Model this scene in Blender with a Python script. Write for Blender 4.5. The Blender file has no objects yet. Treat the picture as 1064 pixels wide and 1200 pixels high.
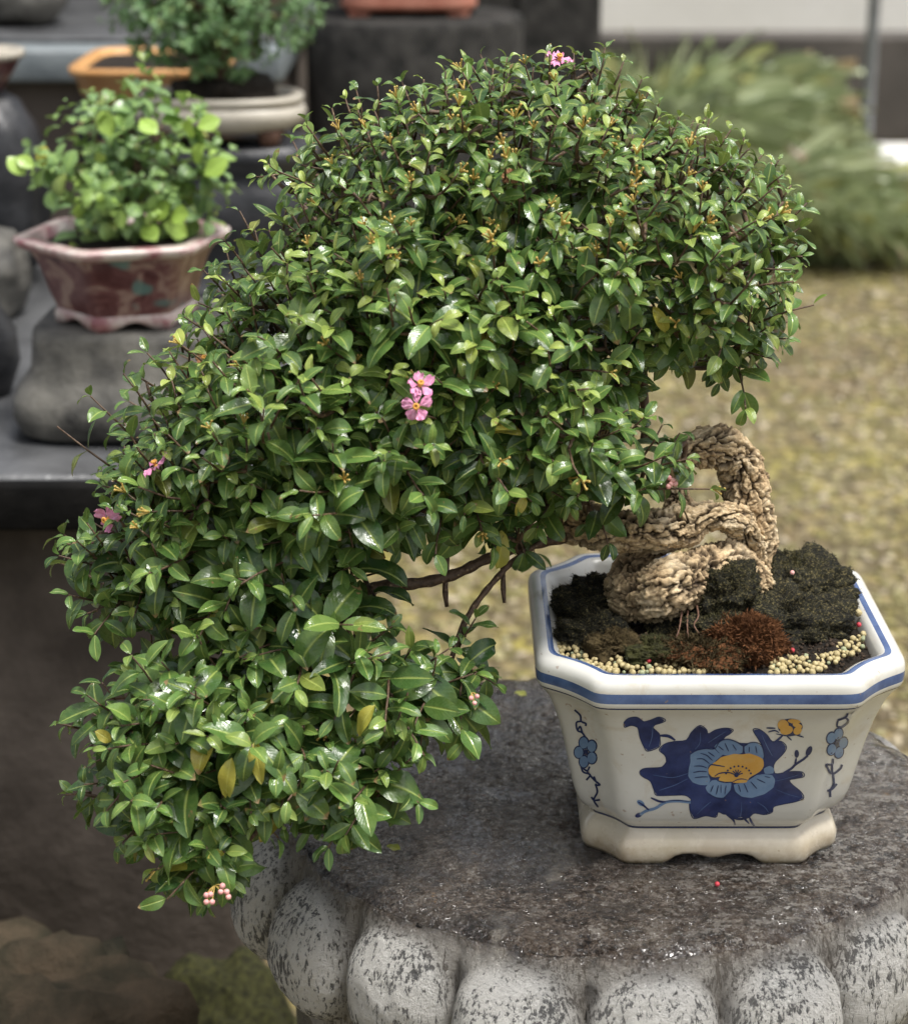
import bpy, bmesh, math, random
import numpy as np
from mathutils import Vector, Matrix, noise as mn
from mathutils.bvhtree import BVHTree
from mathutils.geometry import delaunay_2d_cdt
random.seed(7); rng = np.random.default_rng(11)
S = bpy.context.scene; COL = S.collection
R = math.radians
# ------------------------------------------------------------------ camera
H, PITCH, FPX = 1.45, R(19.0), 2400.0
ZP = 0.693                                   # top of the stone pedestal
CAM = np.array([0, 0, H]); FW = np.array([0, math.cos(PITCH), -math.sin(PITCH)])
UPV = np.array([0, math.sin(PITCH), math.cos(PITCH)]); RT = np.array([1.0, 0, 0])
D0 = 1.57                                    # axis depth of the trunk
cd = bpy.data.cameras.new('camera'); cam = bpy.data.objects.new('camera', cd); COL.objects.link(cam)
cam.location = (0, 0, H); cam.rotation_euler = (R(90) - PITCH, 0, 0)
cd.sensor_fit = 'VERTICAL'; cd.sensor_height = 36; cd.lens = 72; cd.clip_start = 0.05; cd.clip_end = 200
cd.dof.use_dof = True; cd.dof.focus_distance = 1.50; cd.dof.aperture_fstop = 6.3
S.camera = cam
def P(px, py, d=D0):
    return CAM + d * (FW + (px - 532) / FPX * RT - (py - 600) / FPX * UPV)
def ray(px, py):
    v = FW + (px - 532) / FPX * RT - (py - 600) / FPX * UPV
    return v / np.linalg.norm(v)
def PZ(px, py, z):
    v = ray(px, py); return CAM + v * ((z - H) / v[2])
def PY(px, py, Y):
    v = ray(px, py); return CAM + v * (Y / v[1])
# ------------------------------------------------------------------ object helpers
def link(o, parent=None):
    COL.objects.link(o)
    if parent is not None: o.parent = parent
    return o
def tag(o, label=None, cat=None, group=None, kind=None):
    if label: o['label'] = label
    if cat: o['category'] = cat
    if group: o['group'] = group
    if kind: o['kind'] = kind
    return o
def empty(name, loc, label=None, cat=None, group=None):
    o = bpy.data.objects.new(name, None); o.empty_display_size = 0.02; o.location = loc
    link(o); tag(o, label, cat, group); return o
def mesh(name, V, F, mats, parent=None, smooth=True, fm=None, uv=None, cols=None):
    """V in world coordinates; when parented to an Empty (no rotation) they are shifted to its origin."""
    V = np.asarray(V, dtype=np.float64)
    org = np.array(parent_origin(parent)) if parent is not None else V.mean(0) * np.array([1, 1, 0]) + np.array([0, 0, V[:, 2].min()])
    me = bpy.data.meshes.new(name)
    if isinstance(F, np.ndarray):
        n, k = F.shape
        me.vertices.add(len(V)); me.vertices.foreach_set('co', (V - org).astype(np.float32).ravel())
        me.loops.add(n * k); me.loops.foreach_set('vertex_index', F.astype(np.int32).ravel())
        me.polygons.add(n); me.polygons.foreach_set('loop_start', np.arange(0, n * k, k, dtype=np.int32))
        me.polygons.foreach_set('loop_total', np.full(n, k, dtype=np.int32))
        me.update(calc_edges=True)
    else:
        me.from_pydata((V - org).tolist(), [], F)
    for m in (mats if isinstance(mats, (list, tuple)) else [mats]): me.materials.append(m)
    me.polygons.foreach_set('use_smooth', np.full(len(me.polygons), smooth))
    if fm is not None: me.polygons.foreach_set('material_index', np.asarray(fm, dtype=np.int32))
    if uv is not None:
        l = me.uv_layers.new(name='UVMap'); li = np.zeros(len(me.loops), dtype=np.int32)
        me.loops.foreach_get('vertex_index', li); l.data.foreach_set('uv', np.asarray(uv, dtype=np.float32)[li].ravel())
    if cols is not None:
        a = me.color_attributes.new('tone', 'FLOAT_COLOR', 'POINT')
        a.data.foreach_set('color', np.asarray(cols, dtype=np.float32).ravel())
    me.update()
    o = bpy.data.objects.new(name, me)
    if parent is None: o.location = org
    elif parent.type == 'MESH': pass
    return link(o, parent)
def parent_origin(p):
    x = np.zeros(3)
    while p is not None:
        x = x + np.array(p.location); p = p.parent
    return x
class MB:
    def __init__(s): s.V = []; s.F = []; s.M = []; s.C = []
    def add(s, V, F, m=0, c=(0, 0, 0, 1)):
        b = len(s.V); s.V.extend([tuple(v) for v in V]); s.F.extend([tuple(i + b for i in f) for f in F]); s.M.extend([m] * len(F))
        s.C.extend([c] * len(V) if not isinstance(c, list) else c)
    def build(s, name, mats, parent=None, smooth=True): return mesh(name, s.V, s.F, mats, parent, smooth, fm=s.M, cols=s.C)
def spline(pts, step):
    """Catmull-Rom through pts (any number of columns), resampled at about `step` of xyz length."""
    p = np.asarray(pts, float); p = np.vstack([2 * p[0] - p[1], p, 2 * p[-1] - p[-2]]); out = []
    for i in range(1, len(p) - 2):
        n = max(2, int(np.linalg.norm(p[i + 1, :3] - p[i, :3]) / step)); t = np.linspace(0, 1, n, endpoint=False)[:, None]
        a, b, c, d = p[i - 1], p[i], p[i + 1], p[i + 2]
        out.append(.5 * ((2 * b) + (-a + c) * t + (2 * a - 5 * b + 4 * c - d) * t ** 2 + (-a + 3 * b - 3 * c + d) * t ** 3))
    out.append(p[-2][None]); return np.vstack(out)
def tube(path, rad, sides, disp=None, cap=True):
    path = np.asarray(path); n = len(path); T = np.gradient(path, axis=0); T /= np.linalg.norm(T, axis=1)[:, None] + 1e-12
    u = np.cross(T[0], [0.3, 0.5, 0.8]); u /= np.linalg.norm(u); th = np.linspace(0, 2 * np.pi, sides, endpoint=False); V = []; s = 0; C = []
    for i in range(n):
        u = u - T[i] * u.dot(T[i]); u /= np.linalg.norm(u); w = np.cross(T[i], u)
        if i: s += np.linalg.norm(path[i] - path[i - 1])
        dirs = np.outer(np.cos(th), u) + np.outer(np.sin(th), w)
        r = np.full(sides, rad[i])
        if disp is not None:
            dd, cc = disp(s, th, rad[i], path[i], dirs); r = r + dd; C.extend(cc)
        V.append(path[i] + dirs * r[:, None])
    V = np.vstack(V); F = []
    for i in range(n - 1):
        for j in range(sides):
            k = (j + 1) % sides; F.append((i * sides + j, i * sides + k, (i + 1) * sides + k, (i + 1) * sides + j))
    if cap: F.append(tuple(range(sides))[::-1]); F.append(tuple((n - 1) * sides + j for j in range(sides)))
    return V, F, C
def box(x0, x1, y0, y1, z0, z1, bev=0.0, seg=2):
    bm = bmesh.new(); bmesh.ops.create_cube(bm, size=1)
    for v in bm.verts: v.co = Vector((x0 + (v.co.x + .5) * (x1 - x0), y0 + (v.co.y + .5) * (y1 - y0), z0 + (v.co.z + .5) * (z1 - z0)))
    if bev: bmesh.ops.bevel(bm, geom=bm.edges[:], offset=bev, segments=seg, affect='EDGES', profile=.5)
    V = [tuple(v.co) for v in bm.verts]; F = [tuple(v.index for v in f.verts) for f in bm.faces]; bm.free(); return V, F
def lathe(c, prof, n=64, sx=1, sy=1, jit=0, seed=0, sq=2.0, rot=0):
    """prof: (radius, z) from bottom to top; closed with caps when the radius is 0."""
    V = []; F = []
    for (r, z) in prof:
        for j in range(n):
            a = 2 * math.pi * j / n; ca, sa = math.cos(a), math.sin(a)
            k = (abs(ca) ** sq + abs(sa) ** sq) ** (-1 / sq) * r
            x, y = ca * k * sx, sa * k * sy
            if jit:
                d = 1 + jit * mn.fractal(Vector((ca * 1.3 + seed, sa * 1.3, z * 9 + seed)), .8, 2, 4); x *= d; y *= d
            V.append((c[0] + x * math.cos(rot) - y * math.sin(rot), c[1] + x * math.sin(rot) + y * math.cos(rot), c[2] + z))
    for i in range(len(prof) - 1):
        for j in range(n):
            k = (j + 1) % n; F.append((i * n + j, i * n + k, (i + 1) * n + k, (i + 1) * n + j))
    return V, F
def rock(c, rx, ry, rz, seed, amp=.18, n=48, m=32, flat=None):
    V = []; F = []
    for i in range(m + 1):
        t = math.pi * i / m
        for j in range(n):
            a = 2 * math.pi * j / n; d = Vector((math.sin(t) * math.cos(a), math.sin(t) * math.sin(a), -math.cos(t)))
            k = 1 + amp * mn.fractal(d * 1.6 + Vector((seed, seed * 2, 0)), .9, 2, 5)
            q = (abs(d.x) ** 2.6 + abs(d.y) ** 2.6 + abs(d.z) ** 2.6) ** (-1 / 2.6)
            z = d.z * rz * k * q
            if flat is not None: z = max(z, flat * rz)
            V.append((c[0] + d.x * rx * k * q, c[1] + d.y * ry * k * q, c[2] + z))
    for i in range(m):
        for j in range(n):
            k = (j + 1) % n; F.append((i * n + j, i * n + k, (i + 1) * n + k, (i + 1) * n + j))
    return V, F
# ------------------------------------------------------------------ material helpers
class NT:
    def __init__(s, name):
        s.m = bpy.data.materials.new(name); s.m.use_nodes = True; s.t = s.m.node_tree; s.b = s.t.nodes['Principled BSDF']; s.out = s.t.nodes['Material Output']
        s.tc = s.t.nodes.new('ShaderNodeTexCoord')
    def n(s, ty, **k):
        d = s.t.nodes.new(ty)
        for a, v in k.items(): setattr(d, a, v)
        return d
    def put(s, sock, v):
        if hasattr(v, 'is_output'): s.t.links.new(v, sock)
        else:
            if sock.type == 'RGBA' and len(v) == 3: v = (*v, 1)
            sock.default_value = v
    def map(s, scale=(1, 1, 1), rot=(0, 0, 0), loc=(0, 0, 0), src='Object'):
        d = s.n('ShaderNodeMapping'); s.put(d.inputs['Vector'], s.tc.outputs[src]); d.inputs['Scale'].default_value = scale; d.inputs['Rotation'].default_value = rot; d.inputs['Location'].default_value = loc
        return d.outputs[0]
    def noise(s, scale, detail=6, rough=.6, vec=None, dist=0):
        d = s.n('ShaderNodeTexNoise'); d.inputs['Scale'].default_value = scale; d.inputs['Detail'].default_value = detail; d.inputs['Roughness'].default_value = rough; d.inputs['Distortion'].default_value = dist
        s.put(d.inputs['Vector'], vec if vec is not None else s.tc.outputs['Object']); return d.outputs['Fac']
    def vor(s, scale, feature='F1', vec=None, out='Distance', rand=1):
        d = s.n('ShaderNodeTexVoronoi', feature=feature); d.inputs['Scale'].default_value = scale; d.inputs['Randomness'].default_value = rand
        s.put(d.inputs['Vector'], vec if vec is not None else s.tc.outputs['Object']); return d.outputs[out]
    def ramp(s, fac, stops, interp='LINEAR'):
        d = s.n('ShaderNodeValToRGB'); d.color_ramp.interpolation = interp; e = d.color_ramp.elements
        while len(e) < len(stops): e.new(.5)
        for x, (p, c) in zip(e, stops):
            x.position = p; x.color = (*c, 1) if isinstance(c, (tuple, list)) else (c, c, c, 1)
        s.put(d.inputs[0], fac); return d.outputs[0]
    def mix(s, fac, a, b, bt='MIX'):
        d = s.n('ShaderNodeMix', data_type='RGBA', blend_type=bt); s.put(d.inputs[0], fac); s.put(d.inputs[6], a); s.put(d.inputs[7], b); return d.outputs[2]
    def math(s, op, a, b=0.0, c=None):
        d = s.n('ShaderNodeMath', operation=op); s.put(d.inputs[0], a); s.put(d.inputs[1], b)
        if c is not None: s.put(d.inputs[2], c)
        return d.outputs[0]
    def sep(s, v):
        d = s.n('ShaderNodeSeparateXYZ'); s.put(d.inputs[0], v); return d.outputs
    def attr(s, name='tone'):
        d = s.n('ShaderNodeAttribute'); d.attribute_name = name; q = s.n('ShaderNodeSeparateColor'); s.put(q.inputs[0], d.outputs['Color']); return q.outputs
    def bump(s, h, strength=.5, dist=.002, normal=None):
        d = s.n('ShaderNodeBump'); d.inputs['Strength'].default_value = strength; s.put(d.inputs['Distance'], dist); s.put(d.inputs['Height'], h)
        if normal is not None: s.put(d.inputs['Normal'], normal)
        return d.outputs[0]
    def set(s, color=None, rough=None, normal=None, **k):
        if color is not None: s.put(s.b.inputs['Base Color'], color)
        if rough is not None: s.put(s.b.inputs['Roughness'], rough)
        if normal is not None: s.put(s.b.inputs['Normal'], normal)
        for a, v in k.items(): s.put(s.b.inputs[a.replace('_', ' ')], v)
        return s.m
def simple(name, c1, c2, scale=30, rough=.6, bs=.3, bd=.002, lo=.35, hi=.65, spec=.5):
    t = NT(name); f = t.noise(scale); c = t.ramp(f, [(lo, c1), (hi, c2)])
    g = t.noise(scale * 6, 4, .7)
    c = t.mix(t.math('MULTIPLY', g, .35), c, tuple(x * .6 for x in c1))
    return t.set(c, rough, t.bump(t.math('ADD', f, g), bs, bd), Specular_IOR_Level=spec)

def leaf_mat(name, dark, mid, young, yellow=(.42, .36, .06), rough=.3, wet=True, trans=.18, hue=1.0):
    t = NT(name); a = t.attr(); uv = t.sep(t.tc.outputs['UV'])
    c = t.ramp(a[1], [(0, dark), (.5, mid), (1, young)])
    c = t.mix(t.math('MULTIPLY', a[0], .45), c, tuple(x * .55 for x in dark))
    mott = t.noise(90, 4, .6)
    c = t.mix(t.math('MULTIPLY', t.math('SUBTRACT', mott, .45), .5), c, young)
    yf = t.math('MULTIPLY', a[2], t.ramp(t.noise(60, 3, .5), [(.2, .35), (.6, 1.0)]))
    c = t.mix(yf, c, yellow)
    # midrib and side veins, from the leaf's own UV
    rib = t.math('ABSOLUTE', t.math('SUBTRACT', uv[0], .5))
    ribf = t.ramp(rib, [(.0, 1.0), (.035, .5), (.07, 0)])
    c = t.mix(t.math('MULTIPLY', ribf, .40), c, tuple(min(1, x * 1.5 + .03) for x in young))
    vein = t.n('ShaderNodeTexWave', wave_type='BANDS', bands_direction='Y'); vein.inputs['Scale'].default_value = 1
    cmb = t.n('ShaderNodeCombineXYZ'); t.put(cmb.inputs[1], t.math('MULTIPLY', t.math('SUBTRACT', uv[1], t.math('MULTIPLY', rib, .6)), 3.2)); t.put(vein.inputs['Vector'], cmb.outputs[0])
    # brown nibbled spots on a few
    spot = t.math('MULTIPLY', t.ramp(t.noise(110, 2, .5), [(.70, 0), (.74, 1)]), t.ramp(a[0], [(.55, 0), (.7, 1)]))
    c = t.mix(t.math('MULTIPLY', spot, .8), c, (.24, .15, .07))
    tipm = t.math('MULTIPLY', t.ramp(t.math('ADD', uv[1], t.math('MULTIPLY', t.math('SUBTRACT', mott, .5), .25)), [(.88, 0), (.93, 1)]), t.ramp(a[0], [(.86, 0), (.88, .85)]))
    c = t.mix(tipm, c, (.27, .17, .08))
    gd = t.n('ShaderNodeNewGeometry')
    c = t.mix(t.math('MULTIPLY', gd.outputs['Backfacing'], .45), c, tuple(x * 1.25 + .015 for x in mid))
    h = t.math('ADD', t.math('MULTIPLY', vein.outputs['Fac'], .10), t.noise(260, 3, .6))
    h = t.math('SUBTRACT', h, t.math('MULTIPLY', ribf, .8))
    r = t.ramp(t.noise(70, 3, .6), [(.40, max(.08, rough - .16)), (.60, rough + .16)]) if wet else rough
    t.set(c, r, t.bump(h, .5, .0008), Specular_IOR_Level=.5)
    tr = t.n('ShaderNodeBsdfTranslucent'); t.put(tr.inputs[0], t.mix(.5, c, young)); mx = t.n('ShaderNodeMixShader'); mx.inputs[0].default_value = trans
    t.put(mx.inputs[1], t.b.outputs[0]); t.put(mx.inputs[2], tr.outputs[0]); t.put(t.out.inputs[0], mx.outputs[0]); return t.m
M = {}
M['leaf'] = leaf_mat('wet green leaf', (.026, .070, .020), (.120, .222, .050), (.43, .50, .115), rough=.26, trans=.14)
M['leaf_yellow'] = leaf_mat('yellowing leaf', (.17, .23, .04), (.36, .36, .06), (.42, .42, .09), yellow=(.46, .37, .06))
M['leaf_round'] = leaf_mat('round bright leaf', (.14, .24, .10), (.27, .41, .11), (.33, .49, .085), rough=.4)
M['leaf_small'] = leaf_mat('small mid green leaf', (.06, .14, .05), (.17, .30, .11), (.32, .48, .16), rough=.45)
M['grass'] = leaf_mat('arching grass blade', (.11, .15, .06), (.26, .32, .14), (.44, .48, .27), rough=.45, trans=.3)
# bark of the old trunk; 'tone' r = crack mask (1 on plates), g = low noise, b = moss
t = NT('corky cracked bark'); a = t.attr(); fn = t.noise(420, 5, .7); bn = t.noise(40, 4, .6)
c = t.ramp(t.math('ADD', t.math('MULTIPLY', bn, .6), t.math('MULTIPLY', fn, .4)), [(.34, (.36, .235, .125)), (.5, (.66, .495, .29)), (.64, (.86, .72, .50))])
c = t.mix(t.math('MULTIPLY', t.math('SUBTRACT', 1.0, a[1]), .22), c, (.26, .17, .09)); c = t.mix(t.ramp(a[0], [(.05, 1.0), (.42, .55), (.85, 0)]), c, (.030, .017, .010))
c = t.mix(t.math('MULTIPLY', a[2], t.ramp(bn, [(.35, .25), (.6, .85)])), c, (.19, .15, .04))
M['bark'] = t.set(c, .72, t.bump(t.math('ADD', fn, t.math('MULTIPLY', t.noise(150, 5, .7), .9)), .8, .0018), Specular_IOR_Level=.3)
t = NT('twig bark with pale lenticels'); fn = t.noise(300, 4, .6); v = t.vor(210)
c = t.ramp(fn, [(.3, (.045, .027, .016)), (.7, (.15, .090, .052))])
c = t.mix(t.ramp(v, [(.12, .9), (.24, 0)]), c, (.30, .21, .12))
M['twig'] = t.set(c, .6, t.bump(t.math('SUBTRACT', fn, v), .7, .0012))
M['stalk'] = simple('ochre flower stalk', (.42, .27, .055), (.62, .47, .14), 300, .5)
M['pink'] = simple('pink petal', (.70, .22, .42), (.86, .46, .62), 260, .5)
M['pollen'] = simple('orange stamen', (.72, .30, .05), (.80, .48, .10), 400, .6)
M['dry'] = simple('dried brown petal', (.25, .11, .05), (.48, .25, .11), 400, .8)
M['berry'] = simple('pink bud', (.72, .30, .30), (.85, .48, .44), 300, .35)
M['root'] = simple('pale red root', (.09, .042, .026), (.20, .105, .065), 300, .7)
# glazes
def glaze(name, c1, c2, scale, rough=.16, stain=0):
    t = NT(name); f = t.noise(scale, 4, .6); c = t.ramp(f, [(.3, c1), (.7, c2)])
    sp = t.ramp(t.noise(240, 2, .4), [(.745, 0), (.765, 1)]); c = t.mix(t.math('MULTIPLY', sp, .55), c, (.25, .17, .09))
    if c1[0] > .5 and not stain: c = t.mix(t.math('MULTIPLY', t.ramp(t.noise(26, 6, .7, dist=.5), [(.52, 0), (.70, 1)]), .45), c, (.42, .33, .19)); c = t.mix(t.math('MULTIPLY', t.ramp(t.noise(95, 2, .5), [(.75, 0), (.765, 1)]), .5), c, (.26, .15, .08))
    if stain:
        z = t.sep(t.tc.outputs['Object'])[2]; st = t.math('MULTIPLY', t.ramp(z, [(0.0, 1.0), (stain, 0)]), t.ramp(t.noise(34, 6, .7), [(.36, .1), (.60, 1)]))
        c = t.mix(t.math('MULTIPLY', st, .9), c, (.27, .19, .10))
        g = t.math('MULTIPLY', t.ramp(z, [(0, 1.0), (.007, 0)]), t.ramp(t.noise(90, 4, .6), [(.45, 0), (.6, 1)])); c = t.mix(g, c, (.16, .13, .06))
    return t.set(c, t.math('ADD', rough, t.math('MULTIPLY', t.noise(25, 4, .6), .16)), t.bump(t.noise(22, 3, .5), .12, .002), Coat_Weight=.35, Coat_Roughness=.08)
M['white'] = glaze('cream white glaze', (.54, .53, .485), (.64, .635, .595), 14)
M['foot'] = glaze('stained cream glaze', (.50, .44, .32), (.66, .60, .49), 20, .2, .030)
M['cobalt'] = glaze('cobalt blue glaze', (.008, .014, .062), (.030, .050, .165), 60)
M['band'] = glaze('blue band glaze', (.028, .055, .16), (.10, .165, .33), 38)
M['ink'] = glaze('dark blue ink line', (.014, .022, .07), (.024, .038, .11), 90)
M['petal_blue'] = glaze('light blue glaze', (.105, .18, .32), (.165, .26, .41), 60)
M['ochre'] = glaze('ochre yellow glaze', (.52, .28, .055), (.62, .37, .09), 60)
# pedestal stone: 'tone' r = how far down the lobes
t = NT('wet carved stone'); a = t.attr(); ob = t.tc.outputs['Object']; geo = t.n('ShaderNodeNewGeometry')
big = t.noise(7, 5, .6); med = t.noise(48, 7, .72, dist=.25); fine = t.noise(270, 6, .8, dist=.2)
stre = t.noise(1, 6, .75, vec=t.map((70, 115, 70), (0, 0, R(-20))), dist=.2)
c = t.ramp(t.math('ADD', t.math('MULTIPLY', med, .45), t.math('MULTIPLY', fine, .55)), [(.43, (.016, .012, .010)), (.485, (.085, .062, .048)), (.535, (.165, .125, .096)), (.60, (.40, .36, .31))])
warm = t.ramp(big, [(.42, 0), (.62, 1)]); c = t.mix(t.math('MULTIPLY', warm, .35), c, t.mix(med, (.06, .042, .028), (.22, .165, .12)))
px = t.ramp(t.math('ADD', t.math('MULTIPLY', stre, .65), t.math('MULTIPLY', fine, .35)), [(.515, 0), (.55, 1)]); sx = t.sep(ob)
c = t.mix(t.math('MULTIPLY', t.math('MULTIPLY', px, .7), t.ramp(sx[0], [(.0, .15), (.1, 1)])), c, (.54, .50, .44))
# quartz vein across the top
vein = t.math('ABSOLUTE', t.math('ADD', t.math('SUBTRACT', sx[0], t.math('MULTIPLY', sx[1], .45)), t.math('ADD', -.010, t.math('MULTIPLY', t.math('SUBTRACT', t.noise(14, 4, .6), .5), .09))))
vm = t.math('MULTIPLY', t.ramp(vein, [(.003, 1), (.006, 0)]), t.ramp(t.noise(10, 3, .6), [(.42, 0), (.5, 1)])); c = t.mix(t.math('MULTIPLY', vm, .75), c, (.50, .45, .38))
c = t.mix(t.math('MULTIPLY', t.ramp(t.noise(52, 4, .6), [(.66, 0), (.72, 1)]), .6), c, (.30, .17, .07))
lob1 = t.noise(1, 7, .75, vec=t.map((300, 300, 75), (R(28), R(18), R(30))), dist=.35); lob2 = t.noise(26, 5, .65); lob3 = t.noise(95, 6, .8)
lm = t.ramp(t.math('ADD', t.math('ADD', t.math('MULTIPLY', lob1, .58), t.math('MULTIPLY', lob2, .27)), t.math('MULTIPLY', lob3, .15)), [(.456, 0), (.490, 1)])
lobc = t.mix(lm, t.mix(med, (.06, .062, .064), (.21, .205, .20)), t.mix(fine, (.78, .76, .71), (.94, .92, .88)))
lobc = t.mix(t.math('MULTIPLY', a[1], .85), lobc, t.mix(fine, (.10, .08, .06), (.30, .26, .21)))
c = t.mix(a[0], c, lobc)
wetm = t.math('MULTIPLY', t.ramp(t.noise(9, 4, .6), [(.42, 1), (.66, .5)]), t.math('SUBTRACT', 1.0, t.math('MULTIPLY', a[0], .8)))
rough = t.math('SUBTRACT', .55, t.math('MULTIPLY', wetm, .45))
bmp = t.bump(t.math('ADD', t.math('MULTIPLY', med, 1.2), t.math('ADD', t.math('MULTIPLY', fine, 1.5), t.math('MULTIPLY', t.math('MULTIPLY', lm, a[0]), .9))), 1.0, .011)
pud = t.math('MULTIPLY', t.math('MULTIPLY', t.ramp(t.noise(13, 5, .6, dist=.4), [(.50, 0), (.56, 1)]), t.ramp(fine, [(.44, 0), (.50, 1)])), t.math('MULTIPLY', t.math('SUBTRACT', 1.0, a[0]), t.ramp(sx[0], [(.0, 1), (.16, .2)])))
c = t.mix(t.math('MULTIPLY', pud, .6), c, (.030, .026, .026))
M['pedestal'] = t.set(c, rough, bmp, Specular_IOR_Level=.6, Coat_Weight=t.math('MAXIMUM', t.math('MULTIPLY', t.math('MULTIPLY', wetm, t.ramp(sx[0], [(.35, 1), (.8, .45)])), t.ramp(t.noise(150, 4, .65, dist=.8), [(.42, 0), (.50, 1)])), t.math('MULTIPLY', pud, .95)), Coat_Roughness=.05, Coat_IOR=1.65, Coat_Normal=t.bump(t.noise(210, 2, .5, dist=.6), 1.0, t.math('MULTIPLY_ADD', pud, -.0075, .009)))
M['crumb'] = simple('brown soil crumb', (.020, .013, .008), (.095, .062, .038), 160, .8, .6, .003, spec=.3)
M['soil'] = simple('dark wet potting soil', (.008, .006, .004), (.035, .024, .015), 120, .75, .9, .004, spec=.3)
def mossm(name, c1, c2, tip):
    t = NT(name); a = t.noise(60, 5, .7); b = t.noise(520, 4, .75); c = t.ramp(a, [(.35, c1), (.65, c2)])
    c = t.mix(t.math('MULTIPLY', t.ramp(b, [(.52, 0), (.62, 1)]), t.ramp(a, [(.35, .25), (.55, 1)])), c, tip); return t.set(c, .85, t.bump(t.math('ADD', a, t.math('MULTIPLY', b, .8)), 1, .004), Specular_IOR_Level=.25)
M['moss_black'] = mossm('blackened moss', (.007, .007, .006), (.028, .027, .014), (.17, .14, .062))
M['moss_tip'] = simple('tan green moss tips', (.035, .035, .014), (.13, .115, .050), 90, .85, .5, .003, spec=.2)
M['moss_green'] = simple('olive moss', (.020, .020, .008), (.085, .085, .025), 110, .85, .9, .004, spec=.25)
M['moss_rust'] = simple('rusty dry moss', (.10, .040, .016), (.29, .125, .050), 140, .9, .9, .004, spec=.2)
M['moss_brown'] = simple('brown dead moss', (.05, .036, .015), (.15, .11, .05), 140, .9, .9, .004, spec=.2)
M['pellet'] = simple('tan clay pellet', (.34, .27, .12), (.56, .47, .25), 200, .55)
M['pellet_green'] = simple('grey green pellet', (.22, .25, .14), (.36, .38, .22), 260, .55)
M['red'] = simple('red pellet', (.42, .025, .04), (.60, .06, .08), 200, .4)
# background
t = NT('mossy gravel'); v = t.n('ShaderNodeTexVoronoi'); v.inputs['Scale'].default_value = 26; t.put(v.inputs['Vector'], t.tc.outputs['Object'])
sc = t.sep(v.outputs['Color']); big = t.noise(1.6, 5, .6); med = t.noise(6, 5, .65)
c = t.ramp(sc[0], [(0, (.12, .092, .045)), (.35, (.19, .15, .070)), (.7, (.29, .235, .115)), (1, (.44, .375, .235))])
c = t.mix(t.ramp(med, [(.40, .75), (.62, 0)]), c, t.mix(sc[1], (.19, .175, .030), (.35, .305, .070)))
c = t.mix(t.ramp(big, [(.42, 0), (.6, .6)]), c, (.15, .10, .06))
c = t.mix(t.ramp(v.outputs['Distance'], [(.35, 0), (.62, .7)]), c, (.06, .05, .03))
M['ground'] = t.set(c, .7, t.bump(v.outputs['Distance'], .8, -.02), Specular_IOR_Level=.3)
M['slab'] = simple('wet dark slab stone', (.045, .046, .048), (.12, .122, .125), 9, .28, .4, .004)
M['slab_dark'] = simple('black weathered slab edge', (.003, .003, .003), (.014, .013, .012), 12, .85, .5, .004, spec=.1)
M['ledge'] = simple('blue grey stone ledge', (.12, .14, .15), (.22, .245, .25), 8, .5, .3, .004)
M['earthwall'] = simple('damp brown concrete', (.060, .049, .040), (.145, .120, .100), 6, .8, .5, .006, spec=.2)
M['block'] = simple('grey carved stone', (.022, .021, .019), (.19, .18, .155), 13, .65, .5, .006)
M['darkstone'] = simple('dark grey stone', (.012, .013, .015), (.050, .050, .054), 12, .4, .4, .005)
M['column'] = simple('dark pitted concrete', (.018, .018, .017), (.070, .066, .060), 25, .85, .9, .008, spec=.2)
M['brownrock'] = simple('brown mossy rock', (.026, .024, .014), (.105, .075, .048), 14, .8, .7, .01, spec=.2)
t = NT('crackled red glaze'); f = t.noise(26, 5, .65, dist=1.2); c = t.ramp(f, [(.36, (.075, .022, .022)), (.5, (.15, .062, .060)), (.60, (.30, .20, .165))]); c = t.mix(t.ramp(t.noise(17, 2, .4), [(.64, 0), (.68, .8)]), c, (.10, .22, .20))
M['redglaze'] = t.set(c, .3, t.bump(f, .4, .002))
t = NT('pink white rim glaze'); f = t.noise(30, 4, .6); c = t.ramp(f, [(.38, (.26, .10, .11)), (.50, (.44, .32, .30)), (.62, (.56, .50, .45))]); M['pinkrim'] = t.set(c, .3)
M['oval'] = simple('beige stoneware', (.36, .32, .26), (.52, .48, .40), 14, .4)
M['orange'] = simple('ochre orange glaze', (.58, .29, .10), (.70, .40, .17), 20, .3)
M['terra'] = simple('terracotta', (.36, .12, .07), (.48, .20, .13), 30, .55)
M['render'] = simple('pale painted wall', (.70, .69, .65), (.76, .75, .72), 1.5, .8)
M['greywall'] = simple('dark grey brown wall', (.060, .052, .045), (.105, .092, .080), 3, .85)
M['metal'] = simple('grey metal', (.18, .19, .20), (.26, .27, .28), 20, .45)
M['purple'] = simple('purple petal', (.12, .02, .16), (.2, .05, .25), 200, .5)
# ------------------------------------------------------------------ world and sun
SUN_EL, SUN_ROT = R(70), R(125)
w = bpy.data.worlds.new('World'); S.world = w; w.use_nodes = True; nt = w.node_tree; bg = nt.nodes['Background']
sky = nt.nodes.new('ShaderNodeTexSky'); sky.sky_type = 'NISHITA'; sky.sun_disc = False; sky.sun_elevation = SUN_EL; sky.sun_rotation = SUN_ROT; sky.dust_density = 4; sky.air_density = 1.0; sky.ozone_density = 1
hs = nt.nodes.new('ShaderNodeHueSaturation'); hs.inputs['Saturation'].default_value = .30
nt.links.new(sky.outputs[0], hs.inputs['Color']); nt.links.new(hs.outputs[0], bg.inputs[0]); bg.inputs[1].default_value = .115
ld = bpy.data.lights.new('sun', 'SUN'); ld.energy = 2.4; ld.angle = R(17); ld.color = (1, .972, .925)
sun = bpy.data.objects.new('sun', ld); COL.objects.link(sun); sun.location = (0, 0, 6)
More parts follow.
